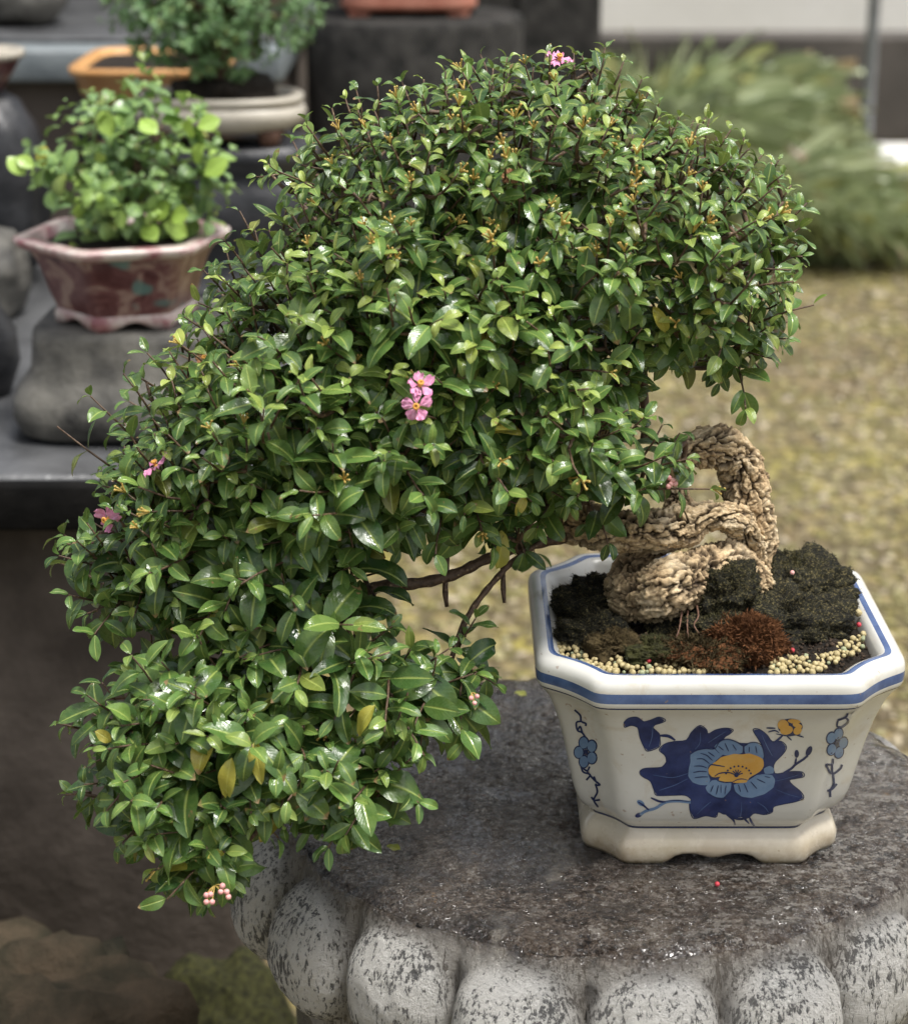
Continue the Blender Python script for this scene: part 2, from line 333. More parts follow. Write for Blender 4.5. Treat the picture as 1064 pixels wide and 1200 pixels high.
sd = Vector((math.sin(SUN_ROT) * math.cos(SUN_EL), math.cos(SUN_ROT) * math.cos(SUN_EL), math.sin(SUN_EL)))
sun.rotation_euler = sd.to_track_quat('Z', 'Y').to_euler()
S.view_settings.view_transform = 'Standard'; S.view_settings.look = 'None'; S.view_settings.exposure = .82; S.view_settings.gamma = 1

# ------------------------------------------------------------------ stone pedestal
PC = np.array([.126, 1.505]); PRX, PRY = .279, .258
def pedestal():
    NP = 900; rows = []
    th = np.linspace(0, 2 * np.pi, NP, endpoint=False)
    ph = np.degrees(np.arctan2(np.sin(th), np.cos(th))) + 90          # 0 at the front (towards the camera), + to the right
    fr = ((ph - 3.0) / 20.0 + .5) % 1.0 * 2 - 1; idx = np.floor((ph - 3.0) / 20.0 + .5).astype(int) % 18
    lobe = np.sqrt(np.maximum(0, 1 - np.abs(fr) ** 2.4)); vary = np.array([.9 + .25 * math.sin(i * 2.3) for i in range(18)])[idx]
    prof = []                                                          # (radius factor, extra m, z, lobe amount, mask)
    for r in np.linspace(0.002, .93, 70): prof.append((r, 0, 0, 0, 0))
    for k in range(1, 60):
        u = k / 59; ang = u * math.pi
        z = -.002 - .148 * (1 - math.cos(ang)) / 2; b = math.sin(ang) ** .75
        prof.append((.93 + .018 * min(1, u * 4), .004 * b, z, .036 * b, min(1, max(0, (u - .10) * 8))))
    for u in np.linspace(0.02, 1, 14): prof.append((.945 - .025 * min(1, u * 3), 0, -.15 - (ZP - .15) * u, 0, .55))
    V = []; C = []
    for (rf, ex, z, la, mk) in prof:
        for j in range(NP):
            wob = 1 + .012 * math.sin(3 * th[j] + .6) + .007 * math.sin(7 * th[j])
            bz = max(0.0, 1 - (abs(z + .066) / .054) ** 2.2 - abs(fr[j]) ** 2.4) ** .5 if mk > 0 and z > -.149 else 0.0; l = lobe[j] * vary[j]; e = ex + la * (.30 * l + .95 * bz * vary[j])
            x = PC[0] + math.cos(th[j]) * (PRX * rf * wob + e); y = PC[1] + math.sin(th[j]) * (PRY * rf * wob + e)
            q = Vector((x, y, z)); n = mn.fractal(q * 22, 1, 2, 4) * .0016 + mn.fractal(q * 70, 1, 2, 3) * .0007
            zz = z + n * (1 if rf < .94 else .5); edge = 1.0
            if mk == 0 and rf > .85: zz -= .006 * ((rf - .85) / .08) ** 2 * (1 - .7 * l)   # the lobes nick the edge of the top
            if mk > 0 and z > -.15: x += math.cos(th[j]) * n * 1.6; y += math.sin(th[j]) * n * 1.6
            m = mk if mk == 0 or mk == .55 else min(1, max(0, mk + mn.fractal(q * 30, 1, 2, 3) * .5 * (1 - mk)))
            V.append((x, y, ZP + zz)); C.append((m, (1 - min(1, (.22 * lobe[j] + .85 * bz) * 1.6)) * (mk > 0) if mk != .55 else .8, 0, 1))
    F = []
    n = len(prof)
    i0 = np.arange(n - 1)[:, None] * NP; j0 = np.arange(NP)[None]; j1 = (j0 + 1) % NP
    F = np.stack([i0 + j0, i0 + NP + j0, i0 + NP + j1, i0 + j1], -1).reshape(-1, 4)
    o = mesh('stone_pedestal', V, F, M['pedestal'], cols=C)
    tag(o, 'wet dark stone pedestal with rounded lobes around its edge, under the porcelain pot', 'pedestal')
pedestal()

# ------------------------------------------------------------------ blue and white pot
XP, YP = .1960, 1.474
def outline(hx, hy, ch, bow, NS=28, NCH=16, NF=7):
    """octagon with rounded corners and slightly hollow cut corners; fixed vertex count"""
    pts = []
    cor = [(1, -1), (1, 1), (-1, 1), (-1, -1)]
    raw = []
    for k, (sx, sy) in enumerate(cor):
        a = np.array([sx * (hx - ch), sy * hy]); b = np.array([sx * hx, sy * (hy - ch)])
        if k % 2: a, b = b, a
        raw.append((a, b))
    out = []
    for k in range(4):
        a, b = raw[k]; nxt = raw[(k + 1) % 4][0]; d = b - a; nrm = np.array([d[1], -d[0]]); nrm = nrm / np.linalg.norm(nrm)
        for u in np.linspace(0, 1, NCH, endpoint=False): out.append(a + d * u - nrm * bow * math.sin(math.pi * u))
        for u in np.linspace(0, 1, NS, endpoint=False): out.append(b + (nxt - b) * u)
    out = np.array(out)
    for _ in range(int(3 if bow >= 0 else 0)):
        out = .25 * np.roll(out, 1, 0) + .5 * out + .25 * np.roll(out, -1, 0)
    return out
POT = []   # rows: z, half width, chamfer share, bow
C_ = .31
LV = [(z, h, C_ + dc, b, p) for z, h, dc, b, p in [(0.0005, .0965, -.01, .003, 'foot'), (.004, .0980, -.01, .003, 'foot'), (.012, .0985, -.01, .003, 'foot'), (.019, .0960, -.01, .003, 'foot'), (.0235, .0918, -.01, .003, 'foot'), (.0255, .0900, -.01, .003, 'foot'),
      (.0265, .0898, -.01, .003, 'ink'), (.0285, .0902, -.01, .003, 'body'), (.0315, .0940, 0, .003, 'body'), (.036, .0987, 0, .003, 'body'), (.042, .1022, 0, .003, 'body'), (.050, .1050, 0, .003, 'body'), (.062, .1078, .005, .003, 'body'), (.078, .1108, .005, .003, 'body'), (.094, .1142, .005, .003, 'body'), (.110, .1182, .005, .003, 'body'), (.122, .1220, .005, .003, 'body'), (.132, .1260, .005, .003, 'body'), (.1385, .1298, .005, .0035, 'body'),
      (.1412, .1318, 0, .004, 'rim'), (.1428, .1329, 0, .004, 'rim'), (.1442, .1339, 0, .004, 'ink'), (.1457, .1349, 0, .004, 'rim'), (.1475, .1355, 0, .004, 'rim'), (.1494, .1358, 0, .004, 'band'), (.1530, .1361, 0, .004, 'band'), (.1572, .1362, 0, .004, 'rim'), (.1610, .1360, 0, .004, 'rim'), (.1642, .1350, 0, .004, 'rim'), (.1664, .1332, 0, .004, 'rim'), (.1677, .1308, 0, .004, 'rim'), (.1682, .1285, 0, .004, 'rim'), (.1681, .1265, 0, .004, 'band'), (.1674, .1222, 0, .004, 'rim'), (.1655, .1192, 0, .004, 'rim'), (.1620, .1168, 0, .004, 'rim'), (.150, .1140, 0, .004, 'rim'), (.130, .112, 0, .004, 'rim')]]
def pot():
    rows = []; NV = None
    for (z, h, c, b, _) in LV:
        o = outline(h, h * .99, h * c, b); NV = len(o)
        zz = np.full(NV, z)
        if z < .005:                                                   # cloud-shaped openings between the feet
            for j, (x, y) in enumerate(o):
                s = x if abs(abs(y) - h * .99) < .004 else (y if abs(abs(x) - h) < .004 else 9)
                q = abs(s) / .036
                if q < 1: zz[j] += .0085 * (1 - q ** 6) * (1 - .45 * math.exp(-(s / .010) ** 2)) * (1 if z < .002 else .75)
        rows.append(np.column_stack([o[:, 0] + XP, o[:, 1] + YP, zz + ZP + .0008]))
    e = empty('flower_pot', (XP, YP, ZP), 'octagonal cream porcelain pot painted with a blue and yellow peony, on the stone pedestal', 'flower pot')
    grp = {'foot': ([], []), 'body': ([], []), 'rim': ([], [])}
    names = [l[4] for l in LV]
    spans = {'foot': (0, 6), 'body': (6, 19), 'rim': (19, len(LV) - 1)}
    res = {}
    for part, (a, b) in spans.items():
        V = np.vstack(rows[a:b + 1]); F = []; fm = []
        for i in range(b - a):
            k = names[a + i]
            m = {'ink': 1, 'band': 2}.get(k, 0)
            for j in range(NV):
                jn = (j + 1) % NV; F.append((i * NV + j, i * NV + jn, (i + 1) * NV + jn, (i + 1) * NV + j)); fm.append(m)
        if part == 'foot':                                             # inner face and underside of the foot ring
            n0 = len(V); inn = V[:NV].copy(); inn[:, 0] = XP + (inn[:, 0] - XP) * .9; inn[:, 1] = YP + (inn[:, 1] - YP) * .9; top = inn.copy(); top[:, 2] = ZP + .024
            V = np.vstack([V, inn, top])
            for q in range(2):
                s0 = 0 if q == 0 else n0; s1 = n0 + q * NV
                for j in range(NV): jn = (j + 1) % NV; F.append((s1 + j, s1 + jn, s0 + jn, s0 + j)); fm.append(0)
        if part == 'rim':
            F.append(tuple((b - a) * NV + j for j in range(NV))); fm.append(0)
        res[part] = [V.tolist(), F, fm]
    bv = BVHTree.FromPolygons([Vector(v) for v in res['body'][0]], res['body'][1])
    # ---- painting on the body, as thin glaze patches that follow the surface
    lay = [0]
    def hit(x, y, off):
        d = ray(x, y); h = bv.ray_cast(Vector(CAM), Vector(d), 5)
        if h[0] is None: return None
        n = h[1] if h[1].dot(Vector(d)) < 0 else -h[1]
        return tuple(h[0] + n * off)
    Vb, Fb, Mb = res['body']
    def poly(pts, m, layer, Z5=True):
        pts = [(700 + x / 3.325, 810 + y / 3.325) for x, y in pts] if Z5 else pts
        src = pts; b = []
        for i in range(len(pts)):
            p, q = np.array(pts[i]), np.array(pts[(i + 1) % len(pts)]); n = max(1, int(np.linalg.norm(q - p) / 3))
            for u in range(n): b.append(p + (q - p) * u / n)
        b = [np.array(x) for x in b]; b = [(.15 * b[i - 1] + .7 * b[i] + .15 * b[(i + 1) % len(b)]) for i in range(len(b))]
        xs = [p[0] for p in b]; ys = [p[1] for p in b]; inner = []
        def inside(x, y):
            c = False; j = len(b) - 1
            for i in range(len(b)):
                if (b[i][1] > y) != (b[j][1] > y) and x < (b[j][0] - b[i][0]) * (y - b[i][1]) / (b[j][1] - b[i][1]) + b[i][0]: c = not c
                j = i
            return c
        for gx in np.arange(min(xs) + 2, max(xs), 4.5):
            for gy in np.arange(min(ys) + 2, max(ys), 4.5):
                if inside(gx, gy): inner.append((gx, gy))
        co = [Vector((float(p[0]), float(p[1]))) for p in b] + [Vector((float(x), float(y))) for x, y in inner]
        r = delaunay_2d_cdt(co, [], [list(range(len(b)))], 1, 1e-5)
        vs = [hit(v[0], v[1], .00018 + layer * .00014) for v in r[0]]
        base = len(Vb); ok = [v is not None for v in vs]; Vb.extend([v if v else (XP, YP, ZP + .08) for v in vs])
        for f in r[2]:
            if all(ok[i] for i in f): Fb.append(tuple(base + i for i in f)); Mb.append(m)
        if m in (3, 4) and len(pts) > 16: stroke(list(src) + [src[0]], 1.1, 1, layer + .45, Z5=False, taper=False)
    def stroke(pts, w, m, layer, Z5=True, taper=True):
        lay[0] += 1; pts = [(700 + x / 3.325, 810 + y / 3.325, 0) for x, y in pts] if Z5 else [(x, y, 0) for x, y in pts]
        w = w / 3.325 if Z5 else w
        p = spline(pts, 1.6)[:, :2] if len(pts) > 1 else None
        T = np.gradient(p, axis=0); T /= np.linalg.norm(T, axis=1)[:, None] + 1e-9; n = np.column_stack([-T[:, 1], T[:, 0]]); k = len(p)
        off = .00018 + layer * .00014 + lay[0] * .0000012
        base = len(Vb); cnt = 0
        for i in range(k):
            ww = w / 2 * ((.45 + .55 * math.sin(math.pi * (i + .6) / (k + .2))) if taper else 1)
            for s in (-1, 1):
                h = hit(*(p[i] + n[i] * s * ww), off); Vb.append(h if h else (XP, YP, ZP + .08)); cnt += h is None
        if cnt: return
        for i in range(k - 1): Fb.append((base + 2 * i, base + 2 * i + 1, base + 2 * i + 3, base + 2 * i + 2)); Mb.append(m)
    def ell(cx, cy, rx, ry, rot, m, layer, Z5=True):
        lay[0] += 1
        poly([(cx + rx * math.cos(a) * math.cos(rot) - ry * math.sin(a) * math.sin(rot), cy + rx * math.cos(a) * math.sin(rot) + ry * math.sin(a) * math.cos(rot)) for a in np.linspace(0, 2 * math.pi, 16, endpoint=False)], m, layer + lay[0] * .004, Z5)
    INK, COB, PET, OCH = 1, 3, 4, 5
    poly([(165, 310), (185, 300), (250, 295), (268, 275), (262, 250), (240, 228), (262, 205), (300, 195), (345, 190), (365, 160), (398, 133), (425, 150), (430, 166), (460, 150), (500, 143), (528, 150), (515, 165), (490, 185), (540, 200), (600, 205), (640, 215), (628, 190), (605, 150), (630, 148), (660, 170), (680, 195), (715, 195), (735, 215), (725, 240), (692, 275), (685, 295), (690, 320), (720, 318), (760, 312), (798, 315), (803, 332), (770, 340), (745, 346), (760, 365), (790, 390), (802, 415), (770, 430), (720, 440), (685, 450), (680, 470), (650, 480), (610, 475), (590, 490), (560, 500), (530, 495), (510, 480), (490, 478), (470, 470), (460, 490), (420, 485), (375, 495), (360, 465), (358, 435), (365, 420), (340, 405), (290, 405), (230, 405), (220, 385), (205, 350), (180, 335), (165, 322)], COB, 0)
    poly([(103, 120), (120, 105), (150, 100), (170, 110), (180, 118), (205, 112), (240, 100), (265, 112), (250, 122), (225, 130), (215, 140), (240, 165), (243, 185), (240, 215), (195, 233), (180, 215), (165, 180), (155, 140), (130, 133), (105, 140)], COB, 0)
    for q in ([(360, 245), (385, 230), (420, 222), (455, 222), (470, 240), (490, 245), (460, 270), (435, 300), (430, 325), (440, 345), (430, 365), (400, 365), (370, 355), (352, 330), (355, 300), (362, 275)],
              [(452, 215), (475, 195), (505, 185), (540, 195), (565, 210), (565, 240), (540, 246), (500, 250), (475, 242)],
              [(570, 215), (590, 200), (620, 200), (640, 215), (648, 250), (645, 266), (600, 246), (573, 244)],
              [(645, 300), (670, 288), (688, 300), (685, 320), (650, 322)],
              [(528, 362), (560, 356), (590, 345), (620, 325), (650, 322), (680, 325), (692, 345), (685, 375), (650, 400), (600, 415), (560, 410), (535, 390)],
              [(418, 375), (445, 345), (480, 346), (500, 346), (522, 354), (517, 385), (490, 415), (460, 412), (430, 395)]): poly(q, PET, 1)
    poly([(430, 300), (450, 278), (465, 270), (480, 255), (510, 248), (530, 242), (560, 245), (590, 240), (620, 250), (645, 262), (648, 290), (635, 310), (615, 322), (590, 335), (580, 355), (540, 357), (515, 352), (490, 354), (468, 346), (478, 332), (445, 335), (432, 320)], OCH, 2)
    for q, wd in (([(360, 245), (385, 230), (420, 222), (455, 222), (475, 195), (505, 185), (540, 195), (568, 212), (592, 199), (622, 199), (642, 216), (650, 260)], 4), ([(430, 300), (440, 285), (465, 287), (495, 292)], 5), ([(455, 330), (475, 318), (510, 315), (540, 325)], 5), ([(430, 320), (450, 336), (478, 332)], 4), ([(465, 346), (495, 353), (525, 352)], 5), ([(525, 352), (545, 342), (565, 340), (585, 345)], 4), ([(528, 362), (535, 390), (560, 410)], 4), ([(518, 385), (490, 416), (458, 412), (430, 396)], 4), ([(568, 212), (566, 240)], 3),
                  ([(375, 290), (405, 290), (425, 297)], 4), ([(372, 315), (400, 310), (425, 312)], 4), ([(378, 335), (405, 332), (430, 332)], 4), ([(385, 262), (410, 262), (435, 280)], 4), ([(400, 240), (425, 248), (447, 268)], 4), ([(430, 235), (455, 252)], 4), ([(470, 212), (490, 228)], 4), ([(495, 200), (510, 232)], 4), ([(525, 205), (540, 228)], 4), ([(590, 215), (590, 235)], 4), ([(615, 212), (620, 240)], 4), ([(450, 365), (440, 390)], 4), ([(470, 365), (462, 400)], 4), ([(500, 365), (495, 400)], 4), ([(480, 362), (480, 395)], 3), ([(570, 358), (585, 392)], 4), ([(595, 350), (620, 378)], 4), ([(620, 340), (652, 355)], 4), ([(650, 330), (672, 335)], 3), ([(548, 362), (556, 390)], 4)): stroke(q, wd, INK, 3.2)
    for k, an in enumerate(np.linspace(R(195), R(345), 9)): ell(548 + 50 * math.cos(an), 328 + 38 * math.sin(an), 4, 4, 0, INK, 3.2)
    for an in np.linspace(R(200), R(340), 6): stroke([(542, 325), (542 + 24 * math.cos(an), 325 + 22 * math.sin(an))], 4, INK, 3.3, taper=False)
    ell(540, 326, 9, 7, 0, INK, 3.3)
    stroke([(243, 172), (275, 174), (302, 190)], 12, COB, .6); stroke([(680, 205), (700, 190), (722, 170)], 9, COB, .6)
    ell(750, 138, 50, 33, 0, INK, .8); ell(722, 130, 22, 22, 0, OCH, 1.6); ell(735, 150, 26, 18, -.2, OCH, 1.8); ell(765, 116, 26, 9, .1, OCH, 1.6); ell(778, 132, 20, 9, .3, OCH, 1.9); ell(778, 152, 18, 15, -.7, OCH, 2.0)
    for q in ([(657, 142), (692, 143)], [(664, 158), (690, 152), (706, 160)], [(735, 172), (755, 190)], [(770, 168), (802, 178)], [(695, 165), (740, 172), (790, 166)]): stroke(q, 6, INK, 1.0)
    stroke([(725, 318), (755, 300), (770, 285), (800, 265), (818, 250)], 9, COB, .6, taper=False); stroke([(768, 288), (773, 260)], 8, COB, .7); ell(775, 243, 9, 16, 0, COB, .7); ell(823, 232, 11, 21, .45, COB, .7)
    stroke([(362, 432), (310, 427), (265, 432), (225, 455), (190, 465), (165, 480)], 11, PET, .6, taper=False); stroke([(265, 430), (240, 428), (207, 414)], 9, COB, .7); stroke([(200, 462), (180, 445), (158, 430)], 8, COB, .7); ell(168, 435, 17, 10, .6, PET, .8); ell(160, 482, 15, 9, -.4, COB, .8); stroke([(362, 430), (310, 424), (265, 428)], 4, INK, .9)
    for q in ([(490, 480), (505, 505), (535, 522), (572, 534)], [(500, 478), (528, 500), (535, 520)], [(560, 492), (590, 515), (622, 534)], [(575, 462), (570, 490), (590, 515)], [(590, 488), (600, 510), (612, 528)]): stroke(q, 9, COB, .6)
    for q in ([(350, 320), (290, 335), (215, 325)], [(350, 340), (300, 365), (240, 385)], [(400, 160), (398, 200), (380, 225)], [(500, 155), (460, 180), (430, 200)], [(440, 430), (410, 455), (385, 480)], [(560, 430), (560, 460), (555, 490)], [(690, 380), (740, 400), (785, 412)], [(690, 350), (730, 340), (780, 325)], [(640, 170), (660, 215), (680, 250)], [(215, 130), (212, 175), (200, 215)], [(620, 430), (650, 450), (665, 470)]): stroke(q, 3.2, 2, .9)
    # vines on the cut corners
    L = lambda a: [(560 + x / 5, 760 + y / 5) for x, y in a]
    for q in ([(567, 358), (600, 390), (606, 425), (634, 438), (630, 452)], [(606, 425), (578, 432), (584, 478), (612, 492), (640, 535)], [(584, 478), (600, 455), (612, 492)], [(655, 690), (640, 715), (605, 690)], [(605, 690), (618, 722), (658, 738), (636, 770)], [(640, 715), (655, 738), (690, 776), (680, 748)], [(690, 776), (716, 798), (686, 800)], [(690, 790), (700, 840), (680, 885), (705, 928)], [(665, 868), (682, 888), (716, 884)]): stroke(L(q), 2.2, INK, .6, Z5=False, taper=False)
    for k in range(5):
        an = -1.9 + k * 2 * math.pi / 5; c = (560 + (634 + 42 * math.cos(an)) / 5, 760 + (606 + 58 * math.sin(an)) / 5)
        ell(c[0], c[1], 6.6, 8.2, 0, INK, .4, Z5=False); ell(c[0], c[1], 5.3, 6.8, 0, PET, 1.3, Z5=False)
    ell(560 + 634 / 5, 760 + 606 / 5, 2.8, 3.6, 0, INK, 2.4, Z5=False)
    for q in ([(978, 48), (970, 68), (996, 72), (985, 84)], [(975, 80), (965, 100), (935, 112)], [(965, 100), (975, 118), (950, 140)], [(935, 112), (932, 135), (950, 140)], [(915, 262), (912, 285), (888, 285), (895, 300)], [(912, 285), (915, 320), (945, 300), (950, 285)], [(888, 285), (905, 318), (920, 322)], [(915, 320), (918, 360), (905, 385), (905, 412)], [(930, 360), (912, 380), (893, 388)]): stroke(q, 8, INK, .6, taper=False)
    for k in range(5):
        an = -1.3 + k * 2 * math.pi / 5; c = (930 + 25 * math.cos(an), 202 + 38 * math.sin(an))
        ell(c[0], c[1], 20, 27, .3, INK, .4); ell(c[0], c[1], 16, 22, .3, PET, 1.3)
    ell(930, 202, 9, 12, 0, INK, 2.4)
    mesh('foot', res['foot'][0], res['foot'][1], [M['foot'], M['ink'], M['band']], e, fm=res['foot'][2])
    mesh('body', Vb, Fb, [M['white'], M['ink'], M['band'], M['cobalt'], M['petal_blue'], M['ochre']], e, fm=Mb)
    mesh('rim', res['rim'][0], res['rim'][1], [M['white'], M['ink'], M['band']], e, fm=res['rim'][2])
pot()
ZS = ZP + .1605
# ------------------------------------------------------------------ soil, moss, pellets
def soil():
    hx, hy, c = .1158, .1158 * .965, .1158 * .31; n = 110; V = []; id_ = {}; F = []
    for i in range(n + 1):
        for j in range(n + 1):
            x = (i / n * 2 - 1) * hx; y = (j / n * 2 - 1) * hy
            k = max(0, (abs(x) + abs(y) - (hx + hy - c)) / 2); x -= math.copysign(k, x); y -= math.copysign(k, y)   # fold the square's corners onto the cut corners
            q = Vector((x * 1, y * 1, 0)); d = min(hx - abs(x), hy - abs(y), (hx + hy - c - abs(x) - abs(y)) / 1.41)
            z = ZS + (mn.fractal(q * 40, .9, 2, 5) * .006 + .010) * min(1, max(0, d - .006) / .02) - .004
            V.append((XP + x, YP + y, z))
    for i in range(n):
        for j in range(n): a = i * (n + 1) + j; F.append((a, a + n + 1, a + n + 2, a + 1))
    mb = MB(); bm = bmesh.new(); bmesh.ops.create_icosphere(bm, subdivisions=1, radius=1); cv = np.array([v.co[:] for v in bm.verts]); cf = [tuple(v.index for v in f.verts) for f in bm.faces]; bm.free()
    Va = np.array(V); fm = [0] * len(F)
    for k in range(4200):
        p = Va[rng.integers(len(Va))] + rng.normal(0, .0006, 3); q = cv * rng.uniform(.0004, .0019) * rng.uniform(.6, 1.4, (len(cv), 1)) * rng.uniform(.6, 1.2, 3) + p
        mb.add(q, cf)
    o_ = len(V); V = V + mb.V; F = F + [tuple(i + o_ for i in f) for f in mb.F]; fm += [1] * len(mb.F)
    tag(mesh('potting_soil', V, F, [M['soil'], M['crumb']], fm=fm), 'dark wet potting soil filling the blue and white pot', 'soil', kind='stuff')
soil()
def fuzz(V, N, cnt, ln, wd, seed, flat=.5):
    r = np.random.default_rng(seed); ii = r.integers(0, len(V), cnt); base = V[ii] + r.normal(0, .0006, (cnt, 3)); d = N[ii] + r.normal(0, .75, (cnt, 3)); d /= np.linalg.norm(d, axis=1)[:, None]
    s = np.cross(d, r.normal(0, 1, (cnt, 3))); s /= np.linalg.norm(s, axis=1)[:, None]; L = ln * r.uniform(.4, 1.2, cnt)[:, None]; d2 = d + r.normal(0, .5, (cnt, 3))
    W = np.stack([base - s * wd, base + s * wd, base + d * L * .6 + s * wd * .6, base + d * L * .5 + d2 * L * .5], 1).reshape(-1, 3)
    return W, np.arange(cnt * 4).reshape(-1, 4)
def moss(px, py, rx, ry, dz, m, label, seed, hmul=1.0, cnt=5500, ln=.0024, wd=.00022, amp=.30, m2=None, d=None, lump=.0056):
    c = P(px, py, (d or D0) + dz); k = ((d or D0) + dz) / FPX
    V, F = rock(c, rx * k, rx * k * .85, ry * k * .92 * hmul, seed, amp, 110, 80); V = np.array(V)
    N = V - c; N /= np.linalg.norm(N, axis=1)[:, None]
    for i in range(len(V)):
        q = Vector(V[i]) * 130; V[i] += N[i] * (mn.fractal(q * .45, .6, 2, 6) * lump)
    W, G = fuzz(V, N, cnt, ln, wd, seed)
    o = mesh('moss_clump', np.vstack([V, W]), np.vstack([np.array(F), G + len(V)]), [m, m2 or m], fm=[0] * len(F) + [1] * len(G))
    return tag(o, label, 'moss', 'moss clumps on the soil of the pot')
moss(930, 690, 66, 39, .060, M['moss_black'], 'largest black mossy mound at the back right of the pot', 3, m2=M['moss_tip'], cnt=6000, amp=.3)
moss(926, 733, 66, 36, -.005, M['moss_black'], 'black lumpy moss mound in front of the largest mound, near the right rim', 5, m2=M['moss_black'], cnt=6000, amp=.35)
moss(848, 700, 36, 38, -.025, M['moss_black'], 'black green moss growing over the foot of the trunk', 8, m2=M['moss_tip'], cnt=6000, amp=.35)
moss(872, 756, 38, 28, -.055, M['moss_rust'], 'rusty orange fibrous moss clump at the front of the pot', 11, cnt=24000, ln=.0052, wd=.00012, m2=M['moss_rust'], amp=.40, lump=.0035)
moss(838, 739, 36, 22, -.040, M['moss_black'], 'dark green moss tuft between the trunk and the rusty clump', 13, cnt=3000, m2=M['moss_tip'])
moss(820, 768, 44, 20, -.065, M['moss_rust'], 'low reddish brown fibre mat left of the rusty clump', 31, cnt=9000, ln=.0055, wd=.00016, m2=M['moss_brown'], amp=.4, lump=.003)
moss(700, 708, 46, 28, .025, M['moss_black'], 'black mossy lump left of the trunk, along the left rim', 17, cnt=6000, amp=.35)
moss(690, 742, 38, 20, -.030, M['moss_black'], 'low black moss lump at the front left corner of the soil', 19, cnt=6000, amp=.35)
moss(718, 758, 27, 20, -.055, M['moss_brown'], 'small brown dead moss tuft beside the tan pellets', 23, cnt=3500)
moss(800, 728, 44, 20, -.01, M['moss_black'], 'flat black moss under the lowest trunk coil', 41, m2=M['moss_tip'], cnt=1500)
moss(890, 712, 50, 30, .03, M['moss_black'], 'olive flecked moss between the two black mounds and the trunk foot', 43, m2=M['moss_tip'], cnt=1800)
moss(762, 762, 35, 13, -.06, M['moss_green'], 'low olive moss tuft left of the reddish fibre mat', 29, cnt=3000)
# pellets
def ico(sub=2):
    bm = bmesh.new(); bmesh.ops.create_icosphere(bm, subdivisions=sub, radius=1); V = [v.co.copy() for v in bm.verts]; F = [tuple(v.index for v in f.verts) for f in bm.faces]; bm.free(); return V, F
IV, IF = ico(2)
def ball_mesh(name, r, m, sq=.12, seed=0):
    me = bpy.data.meshes.new(name); me.from_pydata([tuple(v * r * (1 + sq * mn.fractal(v * 1.5 + Vector((seed, 0, 0)), 1, 2, 2))) for v in IV], [], IF)
    me.materials.append(m); me.polygons.foreach_set('use_smooth', [True] * len(IF)); me.update(); return me
pm = [ball_mesh('pellet', .0025, M['pellet'], .15, 1), ball_mesh('pellet', .0022, M['pellet'], .2, 4), ball_mesh('pellet', .0023, M['pellet_green'], .15, 7)]
proto = {}
placed = []
def pellet(x, y, k, s, lift=0):
    p = PZ(x, y, ZS + .004 + lift)
    for q in placed:
        if np.linalg.norm(q - p) < .0036: return
    placed.append(p)
    if k not in proto: o = bpy.data.objects.new('soil_pellet', pm[k]); proto[k] = o
    else: o = proto[k].copy()
    COL.objects.link(o); o.location = p; o.scale = (s, s, s * .92); o.rotation_euler = (random.random() * 6, random.random() * 6, 0)
    if k == 2: tag(o, 'small grey green clay pellet among the tan ones on the soil of the pot', 'pellet', 'grey green pellets on the pot soil')
    else: tag(o, 'small round tan clay pellet lying on the soil inside the front rim of the pot', 'pellet', 'tan pellets on the pot soil')
for k in range(1400):
    u = random.random()
    if u < .62: x = random.uniform(652, 830); y = 764 + max(0, min(1, (x - 652) / 60)) * 23 + random.uniform(-17, 1.5) * (1 if x < 790 else .5)
    else: x = random.uniform(900, 1012); y = 787 - max(0, (x - 955)) * .50 + random.uniform(-18, 1.5)
    if len(placed) < 270: pellet(x, y, 2 if random.random() < .12 else random.randint(0, 1), random.uniform(.62, 1.15), random.choice((0, 0, .002)))
pellet(1005, 718, 0, 1.3, .004); pellet(1000, 707, 1, 1.1, .006)
rm = ball_mesh('red_pellet', .0020, M['red'], .1, 3)
for (x, y, z, lab) in ((928, 762, .008, 'red pellet on the soil right of the rusty moss clump'), (1006, 732, .010, 'red pellet at the right rim beside two tan pellets'), (760, 774, .008, 'red pellet on the soil left of the rusty moss clump'), (928, 671, .055, 'faded pink pellet on top of the largest black moss mound')):
    o = bpy.data.objects.new('red_pellet', rm if y != 671 else ball_mesh('red_pellet', .0018, M['berry'], .1, 5)); link(o); o.location = PZ(x, y, ZS + z); tag(o, lab, 'pellet', 'red pellets in and below the pot')
o = bpy.data.objects.new('red_pellet', rm); link(o); o.location = PZ(840, 1036, ZP + .003); tag(o, 'red pellet lying on the bare stone in front of the pot', 'pellet', 'red pellets in and below the pot')

